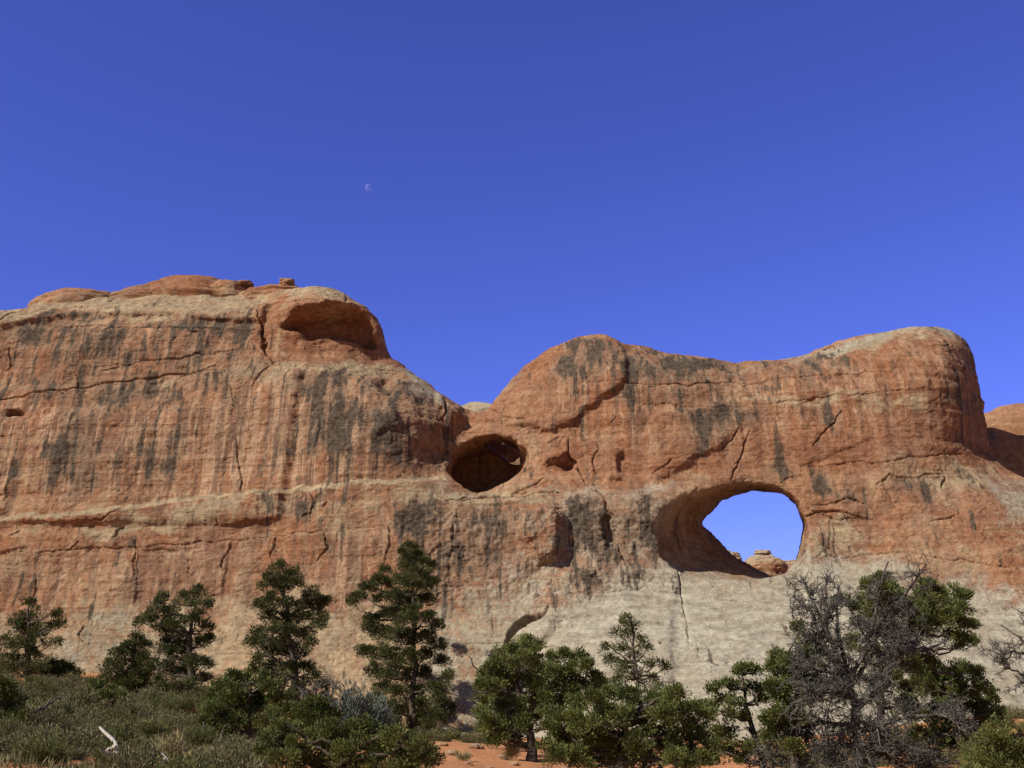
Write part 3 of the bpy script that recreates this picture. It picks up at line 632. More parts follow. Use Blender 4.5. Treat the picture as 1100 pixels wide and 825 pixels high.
# ------------------------------------------------------------------ loose and far rocks
def icosphere(sub):
    t = (1+5**.5)/2
    v = [(-1, t, 0), (1, t, 0), (-1, -t, 0), (1, -t, 0), (0, -1, t), (0, 1, t), (0, -1, -t), (0, 1, -t), (t, 0, -1), (t, 0, 1), (-t, 0, -1), (-t, 0, 1)]
    f = [(0, 11, 5), (0, 5, 1), (0, 1, 7), (0, 7, 10), (0, 10, 11), (1, 5, 9), (5, 11, 4), (11, 10, 2), (10, 7, 6), (7, 1, 8), (3, 9, 4), (3, 4, 2), (3, 2, 6), (3, 6, 8), (3, 8, 9), (4, 9, 5), (2, 4, 11), (6, 2, 10), (8, 6, 7), (9, 8, 1)]
    v = [np.array(a, float)/np.linalg.norm(a) for a in v]
    for _ in range(sub):
        cache = {}; nf = []
        def mid(a, b):
            key = (min(a, b), max(a, b))
            if key not in cache:
                m = v[a]+v[b]; v.append(m/np.linalg.norm(m)); cache[key] = len(v)-1
            return cache[key]
        for a, b, c in f:
            ab, bc, ca = mid(a, b), mid(b, c), mid(c, a); nf += [(a, ab, ca), (b, bc, ab), (c, ca, bc), (ab, bc, ca)]
        f = nf
    return np.array(v), np.array(f)
ICO3 = icosphere(3); ICO4 = icosphere(4); ICO5 = icosphere(5)
def rock(name, label, cat, center, radii, seed, mat, rough=0.18, boxy=0.5, group=None, ico=ICO5, parent=None, bed=0.05):
    v, f = ico
    p = np.sign(v)*np.abs(v)**(1-0.45*boxy); p = p/np.maximum(np.linalg.norm(p, axis=1, keepdims=True), 1e-6)*(0.75+0.25*np.linalg.norm(p, axis=1, keepdims=True))
    r = np.array(radii, float); w = p*r
    sc = 1.3/np.mean(r)
    w = w*(1 + rough*fbm(v*1.6+seed, 4, seed)[:, None]) + v*np.mean(r)*(bed*fbm(np.c_[v[:, 0]*.6, v[:, 1]*.6, v[:, 2]*6]+seed, 3, seed+3))[:, None]
    me = new_mesh(name, w, f, None, True, mat)
    o = link(name, me, parent, center)
    return tag(o, label, cat, group) if label else o

# boulders perched on the butte
for u, v, Y, rx, rz_, lab, s in [(264, 307, 67.0, 0.60, 0.30, 'small dark red boulder perched at the right end of the butte summit ledge', 3),
                              (308, 305, 66.0, 0.55, 0.35, 'small red boulder sitting alone on the flat cap above the hollow', 5)]:
    c = at(u, v, Y); rock('boulder', lab, 'boulder', c, (rx, rx*1.1, rz_), s, M_far, 0.3, 0.8, 'boulders on the butte', ICO4)
for u, v, Y, rr, sd in [(86, 336, 67.5, (3.4, 2.4, 1.45), 41), (205, 336, 68.5, (5.0, 3.2, 2.45), 42), (250, 326, 68.0, (1.9, 2.2, 1.5), 43), (158, 334, 67.8, (3.2, 2.4, 1.5), 45), (302, 326, 66.6, (2.8, 2.2, 1.1), 46)]:
    rock('cap_rock', None, None, at(u, v, Y)-cliff_base, rr, sd, M_red, 0.10, 0.5, parent=cliff, bed=0.07)
# pale dome in the notch, dome behind the fin's right end
rock('rock_dome', 'pale rounded rock dome showing in the notch between butte and fin', 'rock', at(516, 470, 73), (3.4, 3.0, 2.35), 11, M_white, 0.10, 0.3)
rock('rock_dome', 'red rock dome, mostly in shadow, behind the right end of the fin', 'rock', at(1108, 585, 69.5), (7.0, 4.0, 9.0), 14, M_red, 0.10, 0.4)
rock('rock_dome', 'sunlit orange rock face seen through the small dark hole', 'rock', at(560, 520, 84), (7.5, 5.0, 5.0), 17, M_far, 0.15, 0.5)
# far knobs seen through the arch
kn = empty('rock_pinnacle', at(820, 640, 110), 'far orange rock knob with a grey cap seen through the arch', 'rock')
lo = np.array(kn.location)
rock('base', None, None, at(818, 616, 110)-lo, (2.8, 2.6, 1.9), 21, M_far, 0.12, 0.5, parent=kn)
rock('cap', None, None, at(819, 594.5, 110)-lo, (0.85, 0.8, 0.38), 22, M_white, 0.2, 0.4, parent=kn, ico=ICO4)
rock('rock_pinnacle', 'far split orange rock knob beside the grey capped one, seen through the arch', 'rock', at(846, 617, 116), (2.0, 2.0, 1.75), 27, M_far, 0.25, 0.7)
rock('rock_pinnacle', 'far low rock hump at the left edge of the arch opening', 'rock', at(781, 606, 108), (1.6, 1.5, 1.3), 31, M_far, 0.15, 0.3)

# grey slabs fallen at the foot of the slickrock, right of the slender pinyon
for i, (u, y, sz) in enumerate([(496, 47, .55), (507, 46, .40), (486, 48, .35), (516, 48.5, .60)]):
    x = (u-550)/1100*y*0.98
    rock('fallen_block', 'pale grey rock block fallen at the foot of the slickrock beside the slender pinyon', 'rock', (x, y, float(ground_z(x, y)[0])+sz*.25), (sz*1.3, sz, sz*.6), 90+i, M_white, 0.2, 0.9, 'fallen blocks at the foot of the slickrock', ICO4)
# ------------------------------------------------------------------ the moon, a half lit by the same sun
k = N('moon_dust'); df = k.n('ShaderNodeBsdfDiffuse'); k.put(df.inputs[0], k.mix(k.ramp(k.noise(0.12, 3), 0.4, 0.6), (0.025, 0.025, 0.022), (0.085, 0.085, 0.072)))
tr = k.n('ShaderNodeBsdfTransparent'); ad = k.n('ShaderNodeAddShader'); mx_ = k.n('ShaderNodeMixShader')
k.t.links.new(tr.outputs[0], ad.inputs[0]); k.t.links.new(df.outputs[0], ad.inputs[1])
k.t.links.new(k.geo.outputs['Backfacing'], mx_.inputs[0]); k.t.links.new(ad.outputs[0], mx_.inputs[1]); k.t.links.new(tr.outputs[0], mx_.inputs[2]); k.t.links.new(mx_.outputs[0], k.out.inputs[0])
mo = link('moon', new_mesh('moon', ICO4[0]*8.2, ICO4[1], None, True, k.m), None, at(396, 202, 2000)); tag(mo, 'faint pale half moon in the clear blue sky', 'moon')

# ------------------------------------------------------------------ plants
def unit(a): return a/np.maximum(np.linalg.norm(a, axis=-1, keepdims=True), 1e-9)
def leaves(C, D, L, Wd, rng, tint):
    """diamond leaves at C along D"""
    n = len(C); D = unit(D); r = unit(np.cross(D, rng.normal(size=(n, 3)))); nn = np.cross(D, r)
    L = np.broadcast_to(L, n)[:, None]; Wd = np.broadcast_to(Wd, n)[:, None]
    b = C; m = C + D*L*0.55 + nn*L*0.06; tip = C + D*L
    V = np.stack([b, m + r*Wd, tip, m - r*Wd], 1).reshape(-1, 3)
    return V, np.arange(4*n).reshape(n, 4), np.repeat(tint, 4)
class Tubes:
    def __init__(s): s.V = []; s.F = []; s.n = 0
    def add(s, pts, rad, sides=5):
        P = np.asarray(pts, float); n = len(P); rad = np.broadcast_to(rad, n)
        T = unit(np.gradient(P, axis=0)); up = np.where(np.abs(T[:, 2:3]) > 0.9, np.array([[1., 0, 0]]), np.array([[0, 0, 1.]]))
        A = unit(np.cross(T, up)); B = np.cross(T, A)
        an = np.linspace(0, 2*math.pi, sides, endpoint=False)
        ring = P[:, None]+rad[:, None, None]*(np.cos(an)[None, :, None]*A[:, None]+np.sin(an)[None, :, None]*B[:, None])
        i = np.arange((n-1)*sides).reshape(n-1, sides); j = np.roll(i, -1, axis=1)
        s.F.append(np.stack([i, j, j+sides, i+sides], -1).reshape(-1, 4)+s.n); s.V.append(ring.reshape(-1, 3)); s.n += n*sides
    def mesh(s, name, mat, org): return new_mesh(name, np.concatenate(s.V)-org, np.concatenate(s.F), None, True, mat)
def wiggle(a, b, n, amp, rng, sag=0.0):
    t = np.linspace(0, 1, n)[:, None]; L = np.linalg.norm(b-a)
    off = np.cumsum(rng.normal(size=(n, 3)), axis=0)*amp*L/n; off -= off[-1]*t; off -= off[0]*(1-t)
    p = a*(1-t)+b*t+off; p[:, 2] -= sag*L*np.sin(np.pi*t[:, 0]); return p

def tree(name, label, Y, trunk, puffs, kind, seed, group, dens=1.0, bare=0, thick=0.16, depth=0.35, squash=0.8):
    """trunk: photo points from the base up; puffs: (u,v,r) foliage masses; all at their own distance Y, spread in depth"""
    rng = np.random.default_rng(seed); mpp = Y/FPX
    tp = np.array([at(u, v, Y) for u, v in trunk])
    gz0 = float(ground_z(tp[0, 0], Y)[0]); base = np.array([tp[0, 0], Y, gz0])
    root = empty(name, base, label, 'tree', group)
    if tp[0, 2] > gz0+0.05: tp = np.vstack([[tp[0, 0], Y, gz0-0.15], tp])
    else: tp[0, 2] = gz0-0.15
    seg = np.r_[0, np.cumsum(np.linalg.norm(np.diff(tp, axis=0), axis=1))]; tot = seg[-1]
    ts = np.linspace(0, tot, max(8, int(tot/0.5)))
    TP = np.stack([np.interp(ts, seg, tp[:, i]) for i in range(3)], -1)
    TP[1:-1, :2] += rng.normal(size=(len(ts)-2, 2))*0.05
    tb = Tubes(); rad = thick*(1-0.88*ts/tot)+0.012; rad[0] *= 1.35; tb.add(TP, rad, 8)
    span = max(1.0, (max(p[0] for p in puffs)-min(p[0] for p in puffs))*mpp) if puffs else 1
    LV, LF, LT = [], [], []; nl = 0
    pin = kind == 'pinyon'
    for (u, v, r) in puffs:
        rr = r*mpp; c = at(u, v, Y + rng.normal()*span*depth*0.5)
        # limb from trunk up to this mass
        cand = TP[TP[:, 2] < c[2]-0.15*np.linalg.norm((TP-c)[:, :2], axis=1).min()]
        a = cand[np.argmin(np.linalg.norm(cand-c, axis=1)+0.25*np.abs(cand[:, 2]-c[2]))] if len(cand) else TP[min(2, len(TP)-1)]
        ln = np.linalg.norm(c-a)
        if ln > 0.2: tb.add(wiggle(a, c, 7, 0.35, rng, 0.06), np.linspace(min(thick*0.5, 0.03+0.018*ln), 0.012, 7), 5)
        sr = 0.11+0.0024*Y
        rr *= 1.12; ns = int(dens*(1.9*(rr/sr)**2 + 4))
        d = unit(rng.normal(size=(ns, 3))); d[:, 1] *= 1.0
        sc = c + d*rr*(rng.random((ns, 1))**0.45)*np.array([1, 1, squash])
        sc[:, 2] += 0.12*rr*rng.normal(size=ns)
        for k_ in range(0, ns, 3): tb.add(wiggle(c + (sc[k_]-c)*0.1 - np.array([0, 0, .3*rr]), sc[k_], 4, 0.3, rng), np.linspace(0.02, 0.006, 4), 3)
        nf = int(74 if pin else 92)
        m = ns*nf; cc = np.repeat(sc, nf, axis=0); dd = unit(rng.normal(size=(m, 3)))
        shape = np.repeat(rng.uniform(0.65, 1.35, ns), nf)[:, None]
        pos = cc + dd*sr*(rng.random((m, 1))**0.5)*shape*np.array([1, 1, 0.75])
        out = unit(cc-c)*0.6 + dd*0.7 + np.array([0, 0, 0.55 if pin else 0.75]) + rng.normal(size=(m, 3))*0.25
        L = (0.020+0.0019*Y)*rng.uniform(0.6, 1.3, m); Wd = L*(0.17 if pin else 0.24)
        tint = np.clip(np.repeat(rng.normal(0.45, 0.22, ns), nf)+rng.normal(0, 0.18, m), 0, 1)
        lv, lf, lt = leaves(pos, out, L, Wd, rng, tint); LV.append(lv); LF.append(lf+nl); LT.append(lt); nl += len(lv)
    for b in range(bare):
        a = TP[rng.integers(1, max(2, int(len(TP)*0.75)))]; d = unit(np.array([rng.normal(), rng.normal()*0.7, rng.uniform(-0.1, 0.7)]))
        e = a+d*rng.uniform(0.25, 0.55)*max(1.0, span*0.6); tb.add(wiggle(a, e, 6, 0.6, rng), np.linspace(0.035, 0.008, 6), 4)
        for q_ in range(3):
            s_ = a+(e-a)*rng.uniform(0.4, 0.95); tb.add(wiggle(s_, s_+unit(d+rng.normal(size=3)*0.7)*rng.uniform(.2, .5), 4, 0.6, rng), np.linspace(0.014, 0.005, 4), 3)
    link('trunk', tb.mesh('trunk', M_bark, base), root)
    if LV: link('crown', new_mesh('crown', np.concatenate(LV)-base, np.concatenate(LF), {'tint': np.concatenate(LT)}, False, M_pinyon if pin else M_juniper), root)
    return root

PG = 'pinyon pines in front of the cliff'; JG = 'junipers in front of the cliff'
tree('pinyon_tree', 'dark pinyon at the far left end against the foot of the cliff', 50, [(30, 727), (30, 715), (28, 690), (30, 660), (32, 645)],
     [(32, 648, 7), (22, 660, 8), (36, 663, 8), (14, 672, 9), (28, 676, 11), (42, 676, 9), (8, 688, 10), (22, 692, 12), (38, 692, 9), (55, 672, 6), (63, 661, 6), (66, 670, 4), (58, 690, 5), (5, 705, 10), (20, 708, 9), (38, 706, 7), (12, 718, 8), (30, 716, 7), (46, 714, 6)], 'pinyon', 101, PG, bare=4)
tree('pinyon_tree', 'little bushy pinyon just right of the leftmost tall tree', 51, [(54, 738), (55, 705)], [(55, 710, 5), (52, 719, 7), (60, 722, 6), (50, 729, 8)], 'pinyon', 102, PG, thick=.08)
tree('juniper_tree', 'low spreading juniper between two pinyons at the cliff foot on the left', 51, [(70, 738), (72, 715)], [(66, 716, 5), (73, 720, 6), (81, 725, 5), (68, 728, 7), (77, 731, 6)], 'juniper', 103, JG, thick=.08)
tree('pinyon_tree', 'broad round pinyon left of the two-topped tree', 46, [(140, 760), (141, 735), (143, 700), (144, 690)],
     [(146, 688, 7), (136, 694, 7), (155, 694, 7), (128, 704, 8), (143, 705, 10), (156, 708, 8), (121, 716, 9), (136, 719, 11), (151, 721, 10), (116, 728, 8), (130, 734, 10), (147, 736, 10), (158, 728, 7), (138, 746, 8), (152, 748, 7), (122, 746, 8), (140, 756, 8), (158, 742, 8)], 'pinyon', 104, PG, thick=.12, dens=1.5)
tree('pinyon_tree', 'tall pinyon with two tops left of the middle pines', 44, [(205, 756), (205, 735), (203, 705), (202, 680), (210, 650)],
     [(214, 634, 6), (208, 643, 8), (219, 648, 7), (197, 641, 5), (174, 641, 6), (168, 652, 9), (182, 654, 9), (160, 662, 6), (149, 668, 5), (175, 668, 10), (190, 670, 9), (213, 664, 9), (221, 674, 6), (183, 684, 11), (201, 688, 10), (216, 690, 8), (176, 698, 9), (192, 704, 11),
      (208, 708, 9), (224, 686, 4), (180, 716, 10), (198, 722, 11), (175, 732, 9), (190, 738, 10), (208, 736, 8), (182, 748, 8), (198, 750, 8), (170, 744, 9), (212, 746, 9), (190, 756, 9), (222, 730, 7), (165, 716, 7), (222, 712, 6)], 'pinyon', 105, PG, bare=9, thick=.2, dens=1.4)
tree('pinyon_tree', 'tallest dense pinyon with a right shoulder, left of the middle', 41, [(318, 790), (317, 760), (316, 731), (313, 700), (308, 660), (300, 615)],
     [(304, 610, 7), (292, 617, 8), (314, 617, 9), (288, 628, 7), (300, 630, 10), (318, 626, 6), (280, 650, 7), (293, 645, 11), (308, 650, 10), (335, 638, 8), (344, 645, 7), (329, 648, 8), (350, 645, 4), (341, 658, 9), (325, 662, 10), (308, 666, 11), (289, 662, 10),
      (276, 680, 9), (292, 680, 12), (310, 682, 11), (328, 678, 9), (344, 670, 7), (270, 690, 6), (285, 696, 10), (303, 699, 11), (320, 697, 10), (332, 690, 6), (280, 712, 8), (296, 716, 9), (312, 718, 9), (328, 715, 8), (270, 720, 5), (338, 722, 7), (345, 735, 6), (300, 735, 9), (322, 738, 9), (308, 752, 9), (332, 752, 8), (318, 768, 10), (300, 762, 9), (336, 768, 9), (350, 752, 6), (284, 730, 7)], 'pinyon', 106, PG, bare=12, thick=.2, dens=1.5)
tree('pinyon_tree', 'tall slender pinyon with a long left limb, casting the dark shadow on the rock', 49.5, [(443, 792), (444, 770), (444, 743), (446, 700), (444, 650), (441, 590)],
     [(441, 588, 6), (434, 596, 7), (447, 598, 8), (456, 603, 5), (437, 609, 8), (450, 613, 9), (463, 607, 3), (430, 622, 7), (444, 625, 10), (459, 627, 9), (468, 624, 5), (412, 612, 5), (404, 622, 6), (395, 630, 7), (384, 640, 6), (379, 646, 4), (415, 627, 7), (424, 640, 9), (440, 643, 10), (457, 645, 8),
      (408, 640, 5), (400, 666, 8), (414, 660, 8), (428, 658, 10), (445, 662, 11), (461, 664, 8), (470, 671, 6), (396, 676, 7), (410, 680, 10), (427, 680, 11), (444, 682, 10), (460, 686, 10), (472, 692, 6), (392, 700, 8), (406, 702, 10), (424, 704, 11), (442, 706, 10), (460, 704, 8),
      (400, 720, 8), (418, 722, 10), (436, 726, 10), (454, 722, 7), (420, 765, 11), (402, 752, 10), (474, 748, 9), (426, 780, 10), (466, 770, 11), (448, 772, 11), (455, 786, 9), (480, 764, 8), (408, 774, 9), (476, 710, 6), (480, 728, 7), (412, 738, 8), (430, 742, 9), (448, 742, 8), (465, 738, 7), (436, 758, 8), (456, 758, 8)], 'pinyon', 107, PG, bare=14, thick=.17, dens=1.7)
tree('pinyon_tree', 'slim loose pinyon standing alone against the pale slickrock near the middle', 40, [(690, 800), (686, 740), (682, 705), (675, 664)],
     [(675, 662, 4), (670, 671, 5), (680, 672, 5), (665, 682, 6), (676, 684, 6), (687, 688, 5), (655, 695, 7), (668, 698, 7), (682, 702, 6), (695, 696, 4), (653, 706, 6), (665, 712, 8), (680, 716, 7), (693, 712, 6), (707, 714, 5), (715, 718, 4), (668, 726, 8), (685, 730, 8), (700, 730, 7), (708, 738, 6), (660, 735, 6)], 'pinyon', 108, PG, bare=6, thick=.11, dens=0.8)
tree('juniper_tree', 'spreading juniper with bare twisted trunk over orange soil', 33, [(570, 818), (571, 795), (566, 770), (556, 742), (553, 715), (560, 695)],
     [(566, 690, 8), (553, 696, 9), (575, 698, 8), (540, 706, 9), (557, 710, 11), (574, 712, 9), (528, 716, 9), (543, 722, 11), (520, 724, 6), (516, 735, 6), (531, 738, 10), (548, 738, 10), (565, 728, 9), (580, 735, 8), (522, 752, 9), (538, 755, 11), (555, 756, 9), (516, 768, 8), (528, 772, 9), (545, 774, 9), (522, 782, 8), (538, 786, 8), (552, 790, 8), (560, 776, 9), (575, 772, 9), (588, 768, 8), (530, 796, 6), (572, 752, 8), (585, 750, 7)], 'juniper', 109, JG, bare=6, thick=.15, dens=1.35)
tree('juniper_tree', 'juniper behind the twisted trunk, left of the slim pale pinyon', 35, [(600, 815), (602, 770), (605, 740), (607, 712)],
     [(608, 703, 7), (594, 708, 8), (622, 706, 7), (584, 720, 9), (600, 721, 10), (616, 720, 9), (630, 718, 7), (575, 734, 9), (592, 736, 10), (610, 737, 10), (626, 734, 9), (640, 728, 7), (648, 735, 6), (580, 752, 9), (600, 752, 9), (575, 762, 8), (636, 745, 8), (620, 752, 9)], 'juniper', 110, JG, bare=3, thick=.14, dens=1.35)
tree('juniper_tree', 'wide bushy bright juniper filling the bottom right of the middle', 26, [(665, 850), (668, 810), (672, 780), (680, 750)],
     [(640, 752, 11), (660, 748, 11), (680, 748, 10), (698, 752, 10), (620, 758, 10), (645, 768, 14), (668, 768, 14), (605, 770, 10), (625, 776, 14), (690, 772, 14), (712, 750, 10), (726, 744, 8), (730, 758, 12), (712, 768, 13), (745, 760, 10), (728, 776, 14), (748, 778, 12), (760, 770, 7), (592, 782, 9), (610, 792, 13), (635, 793, 14), (660, 792, 14), (685, 795, 14), (708, 794, 14), (732, 796, 14), (755, 796, 10),
      (590, 802, 9), (600, 812, 12), (625, 815, 14), (650, 815, 14), (675, 816, 14), (700, 816, 14), (725, 816, 14), (748, 815, 12)], 'juniper', 111, JG, bare=8, thick=.16, dens=1.5, depth=.22)
tree('juniper_tree', 'thin open juniper with a leaning pale trunk right of the wide bushy one', 30, [(825, 830), (815, 795), (808, 775), (800, 750), (797, 725)],
     [(800, 718, 6), (812, 719, 5), (794, 722, 5), (780, 736, 6), (792, 738, 7), (808, 735, 7), (820, 740, 5), (768, 742, 6), (776, 752, 7), (790, 754, 7), (818, 752, 5), (765, 758, 5), (782, 768, 7), (800, 770, 5), (770, 785, 8), (785, 790, 10), (800, 800, 8), (775, 805, 10), (762, 812, 8), (795, 815, 9)], 'juniper', 112, JG, bare=14, thick=.11, dens=1.0)
tree('juniper_tree', 'green juniper pressed against the left side of the grey dead tree', 28.5, [(852, 830), (850, 780), (845, 740), (840, 715)],
     [(834, 706, 7), (846, 710, 7), (828, 716, 7), (840, 722, 9), (854, 720, 8), (832, 734, 8), (846, 736, 9), (860, 734, 8), (838, 750, 9), (852, 752, 9), (832, 764, 7), (848, 768, 8), (864, 752, 8), (836, 780, 7), (860, 675, 6), (868, 690, 8), (880, 700, 8), (876, 716, 9), (858, 770, 8), (830, 790, 9), (850, 800, 9), (872, 735, 8), (826, 772, 8), (866, 706, 7)], 'juniper', 113, JG, bare=5, thick=.13, dens=1.4)
tree('juniper_tree', 'two-headed juniper with a curved limb rising above the dead tree', 34, [(958, 830), (955, 803), (948, 780), (945, 760), (948, 735), (965, 712), (980, 702), (985, 685), (995, 665)],
     [(945, 622, 7), (935, 632, 8), (950, 634, 9), (962, 630, 7), (940, 646, 9), (955, 647, 10), (968, 642, 7), (930, 642, 6), (935, 658, 8), (950, 660, 8), (965, 655, 7), (998, 628, 7), (990, 636, 8), (1004, 636, 9), (985, 648, 9), (998, 650, 11), (1013, 646, 9), (1028, 638, 7), (1036, 640, 5), (1024, 652, 9), (1038, 652, 6),
      (984, 662, 9), (998, 666, 10), (1013, 664, 10), (1028, 666, 8), (1040, 672, 6), (980, 676, 8), (994, 680, 7), (1022, 680, 7), (1034, 686, 7), (1044, 688, 4), (1030, 694, 4), (920, 652, 6), (905, 645, 5), (925, 668, 7), (940, 676, 8), (958, 680, 8), (915, 690, 7), (935, 700, 8), (968, 700, 8), (985, 712, 8), (960, 725, 9), (990, 735, 9), (975, 755, 9), (940, 745, 8)], 'juniper', 114, JG, bare=6, thick=.14, dens=1.35)
tree('juniper_tree', 'dark rounded juniper at the lower right behind the dead tree', 37, [(1030, 800), (1030, 770), (1030, 725)],
     [(992, 706, 7), (1005, 712, 8), (990, 722, 9), (1006, 728, 11), (1022, 722, 9), (1038, 720, 8), (1050, 724, 7), (995, 742, 11), (1014, 744, 12), (1032, 740, 11), (1050, 740, 10), (1064, 748, 8), (1000, 762, 12), (1020, 764, 13), (1042, 760, 12), (1060, 764, 10), (1070, 766, 6), (1010, 782, 11), (1030, 784, 11), (1050, 780, 10), (1005, 795, 11), (1060, 792, 9), (1040, 798, 10), (975, 715, 8), (978, 738, 9), (975, 765, 10), (985, 790, 11), (960, 795, 10)], 'juniper', 115, JG, bare=4, thick=.16, dens=1.4)
tree('juniper_tree', 'bright green juniper top in the bottom right corner', 20, [(1075, 860), (1074, 820), (1072, 785)],
     [(1070, 782, 8), (1062, 792, 9), (1078, 794, 10), (1090, 802, 9), (1054, 804, 10), (1070, 806, 12), (1086, 814, 12), (1048, 816, 9), (1062, 820, 13), (1078, 826, 13), (1096, 816, 10), (1105, 828, 12), (1048, 830, 11)], 'juniper', 116, JG, thick=.08)
tree('juniper_tree', 'many-stemmed juniper below the tallest pinyon, left of the middle', 31, [(272, 802), (270, 785), (268, 760), (266, 735)],
     [(252, 728, 7), (265, 730, 7), (282, 726, 7), (240, 736, 7), (256, 742, 10), (273, 742, 10), (290, 738, 9), (232, 748, 7), (246, 754, 10), (263, 758, 10), (280, 756, 11), (296, 752, 8), (228, 762, 7), (240, 770, 8), (256, 772, 8), (290, 770, 9), (278, 774, 7), (222, 775, 7), (235, 784, 6)], 'juniper', 117, JG, bare=16, thick=.15, dens=1.4)
tree('juniper_tree', 'dark low round juniper at the foot of the tallest pinyon', 35, [(340, 800), (340, 778), (340, 762)],
     [(322, 760, 7), (335, 756, 7), (348, 758, 7), (318, 770, 8), (332, 770, 9), (346, 770, 9), (356, 768, 6), (308, 762, 6), (325, 780, 8), (342, 780, 8)], 'juniper', 118, JG, thick=.1, dens=1.5)
tree('juniper_tree', 'sprawling bright juniper along the bottom edge left of the orange soil', 24, [(370, 860), (372, 825), (375, 800)],
     [(300, 778, 7), (312, 786, 9), (290, 790, 8), (300, 800, 11), (320, 802, 11), (285, 808, 9), (304, 818, 12), (326, 820, 12), (338, 792, 9), (352, 786, 9), (345, 804, 12), (366, 790, 10), (380, 784, 9), (368, 806, 13), (394, 780, 9), (408, 786, 9), (392, 798, 12), (422, 790, 8), (412, 804, 12), (436, 794, 8), (432, 808, 11), (450, 800, 9), (462, 806, 7), (452, 816, 10), (348, 822, 13), (372, 824, 13), (396, 820, 13), (420, 822, 13), (440, 824, 11), (465, 816, 6)], 'juniper', 119, JG, bare=6, thick=.12, dens=1.4, depth=.22)
tree('juniper_tree', 'dark round juniper bush between the left pinyons and the sagebrush', 38, [(112, 776), (112, 760), (112, 745)],
     [(108, 740, 7), (120, 742, 7), (98, 746, 8), (112, 750, 10), (126, 750, 8), (92, 758, 7), (104, 762, 9), (118, 762, 9), (130, 762, 7), (136, 770, 5), (96, 768, 6), (112, 770, 7), (126, 772, 6)], 'juniper', 120, JG, thick=.1, dens=1.2)
tree('juniper_tree', 'dark juniper cut off by the left edge of the view, above the sagebrush', 29, [(5, 815), (3, 790), (2, 760)],
     [(4, 734, 8), (-8, 738, 9), (12, 742, 7), (2, 748, 10), (-12, 756, 11), (16, 754, 7), (6, 764, 11), (20, 768, 7), (-6, 775, 12), (12, 780, 11), (24, 784, 6), (2, 792, 12), (20, 796, 8), (-14, 795, 11)], 'juniper', 121, JG, thick=.12, dens=1.2)
tree('juniper_tree', 'small juniper between the two-topped pinyon and the many-stemmed juniper', 38, [(232, 775), (232, 755)],
     [(236, 740, 6), (228, 746, 6), (224, 756, 7), (236, 754, 7), (222, 766, 7)], 'juniper', 122, JG, thick=.07)

# dead trees: bare, densely twigged
def dead_tree(name, label, Y, trunk, mains, seed, thick, twigs, group=None, tlen=0.55):
    rng = np.random.default_rng(seed)
    tp = np.array([at(u, v, Y) for u, v in trunk]); gz0 = float(ground_z(tp[0, 0], Y)[0]); base = np.array([tp[0, 0], Y, gz0])
    root = empty(name, base, label, 'tree', group)
    tp = np.vstack([[tp[0, 0], Y, gz0-0.15], tp]) if tp[0, 2] > gz0 else np.vstack([[tp[0, 0], Y, gz0-.15], tp[1:]])
    seg = np.r_[0, np.cumsum(np.linalg.norm(np.diff(tp, axis=0), axis=1))]; ts = np.linspace(0, seg[-1], 14)
    TP = np.stack([np.interp(ts, seg, tp[:, i]) for i in range(3)], -1); TP[1:, :] += rng.normal(size=(13, 3))*0.03
    tb = Tubes(); tb.add(TP, np.linspace(thick, thick*0.35, 14), 8)
    tw = Tubes(); top_z = np.percentile([at(*m[-1], Y)[2] for m in mains], 62)
    def branch(P, r0, lev):
        n = len(P); tw.add(P, np.linspace(r0, max(0.006, r0*0.3), n), 6 if lev == 0 else (4 if lev == 1 else 3))
        if lev >= 3: return
        L = np.linalg.norm(P[-1]-P[0]); cnt = [twigs, 7, 4][lev]
        for q_ in range(cnt):
            i = rng.integers(1, n); d = unit(P[min(i, n-1)]-P[i-1]); s_ = P[i-1]+(P[i]-P[i-1])*rng.random()
            if lev == 0 and P[-1][2] > top_z and rng.random() < 0.62: continue
            nd = unit(d*0.55+rng.normal(size=3)*0.62+np.array([0, 0, 0.12])); ll = [tlen*rng.uniform(.7, 1.9), tlen*rng.uniform(.4, .9), tlen*rng.uniform(.25, .5)][lev]
            branch(wiggle(s_, s_+nd*ll, 5, 0.55, rng), [0.022, 0.013, 0.009][lev]*rng.uniform(.8, 1.2), lev+1)
    for m in mains:
        pts = np.array([at(u, v, Y) for u, v in m]); pts[:, 1] += np.linspace(0, rng.normal()*1.0, len(pts))
        sg = np.r_[0, np.cumsum(np.linalg.norm(np.diff(pts, axis=0), axis=1))]; t2 = np.linspace(0, sg[-1], 12)
        P = np.stack([np.interp(t2, sg, pts[:, i]) for i in range(3)], -1); P[1:] += np.cumsum(rng.normal(size=(11, 3))*0.035, axis=0)
        branch(P, thick*0.42, 0)
    link('trunk', tb.mesh('trunk', M_dead, base), root); link('twigs', tw.mesh('twigs', M_dead, base), root)
    return root
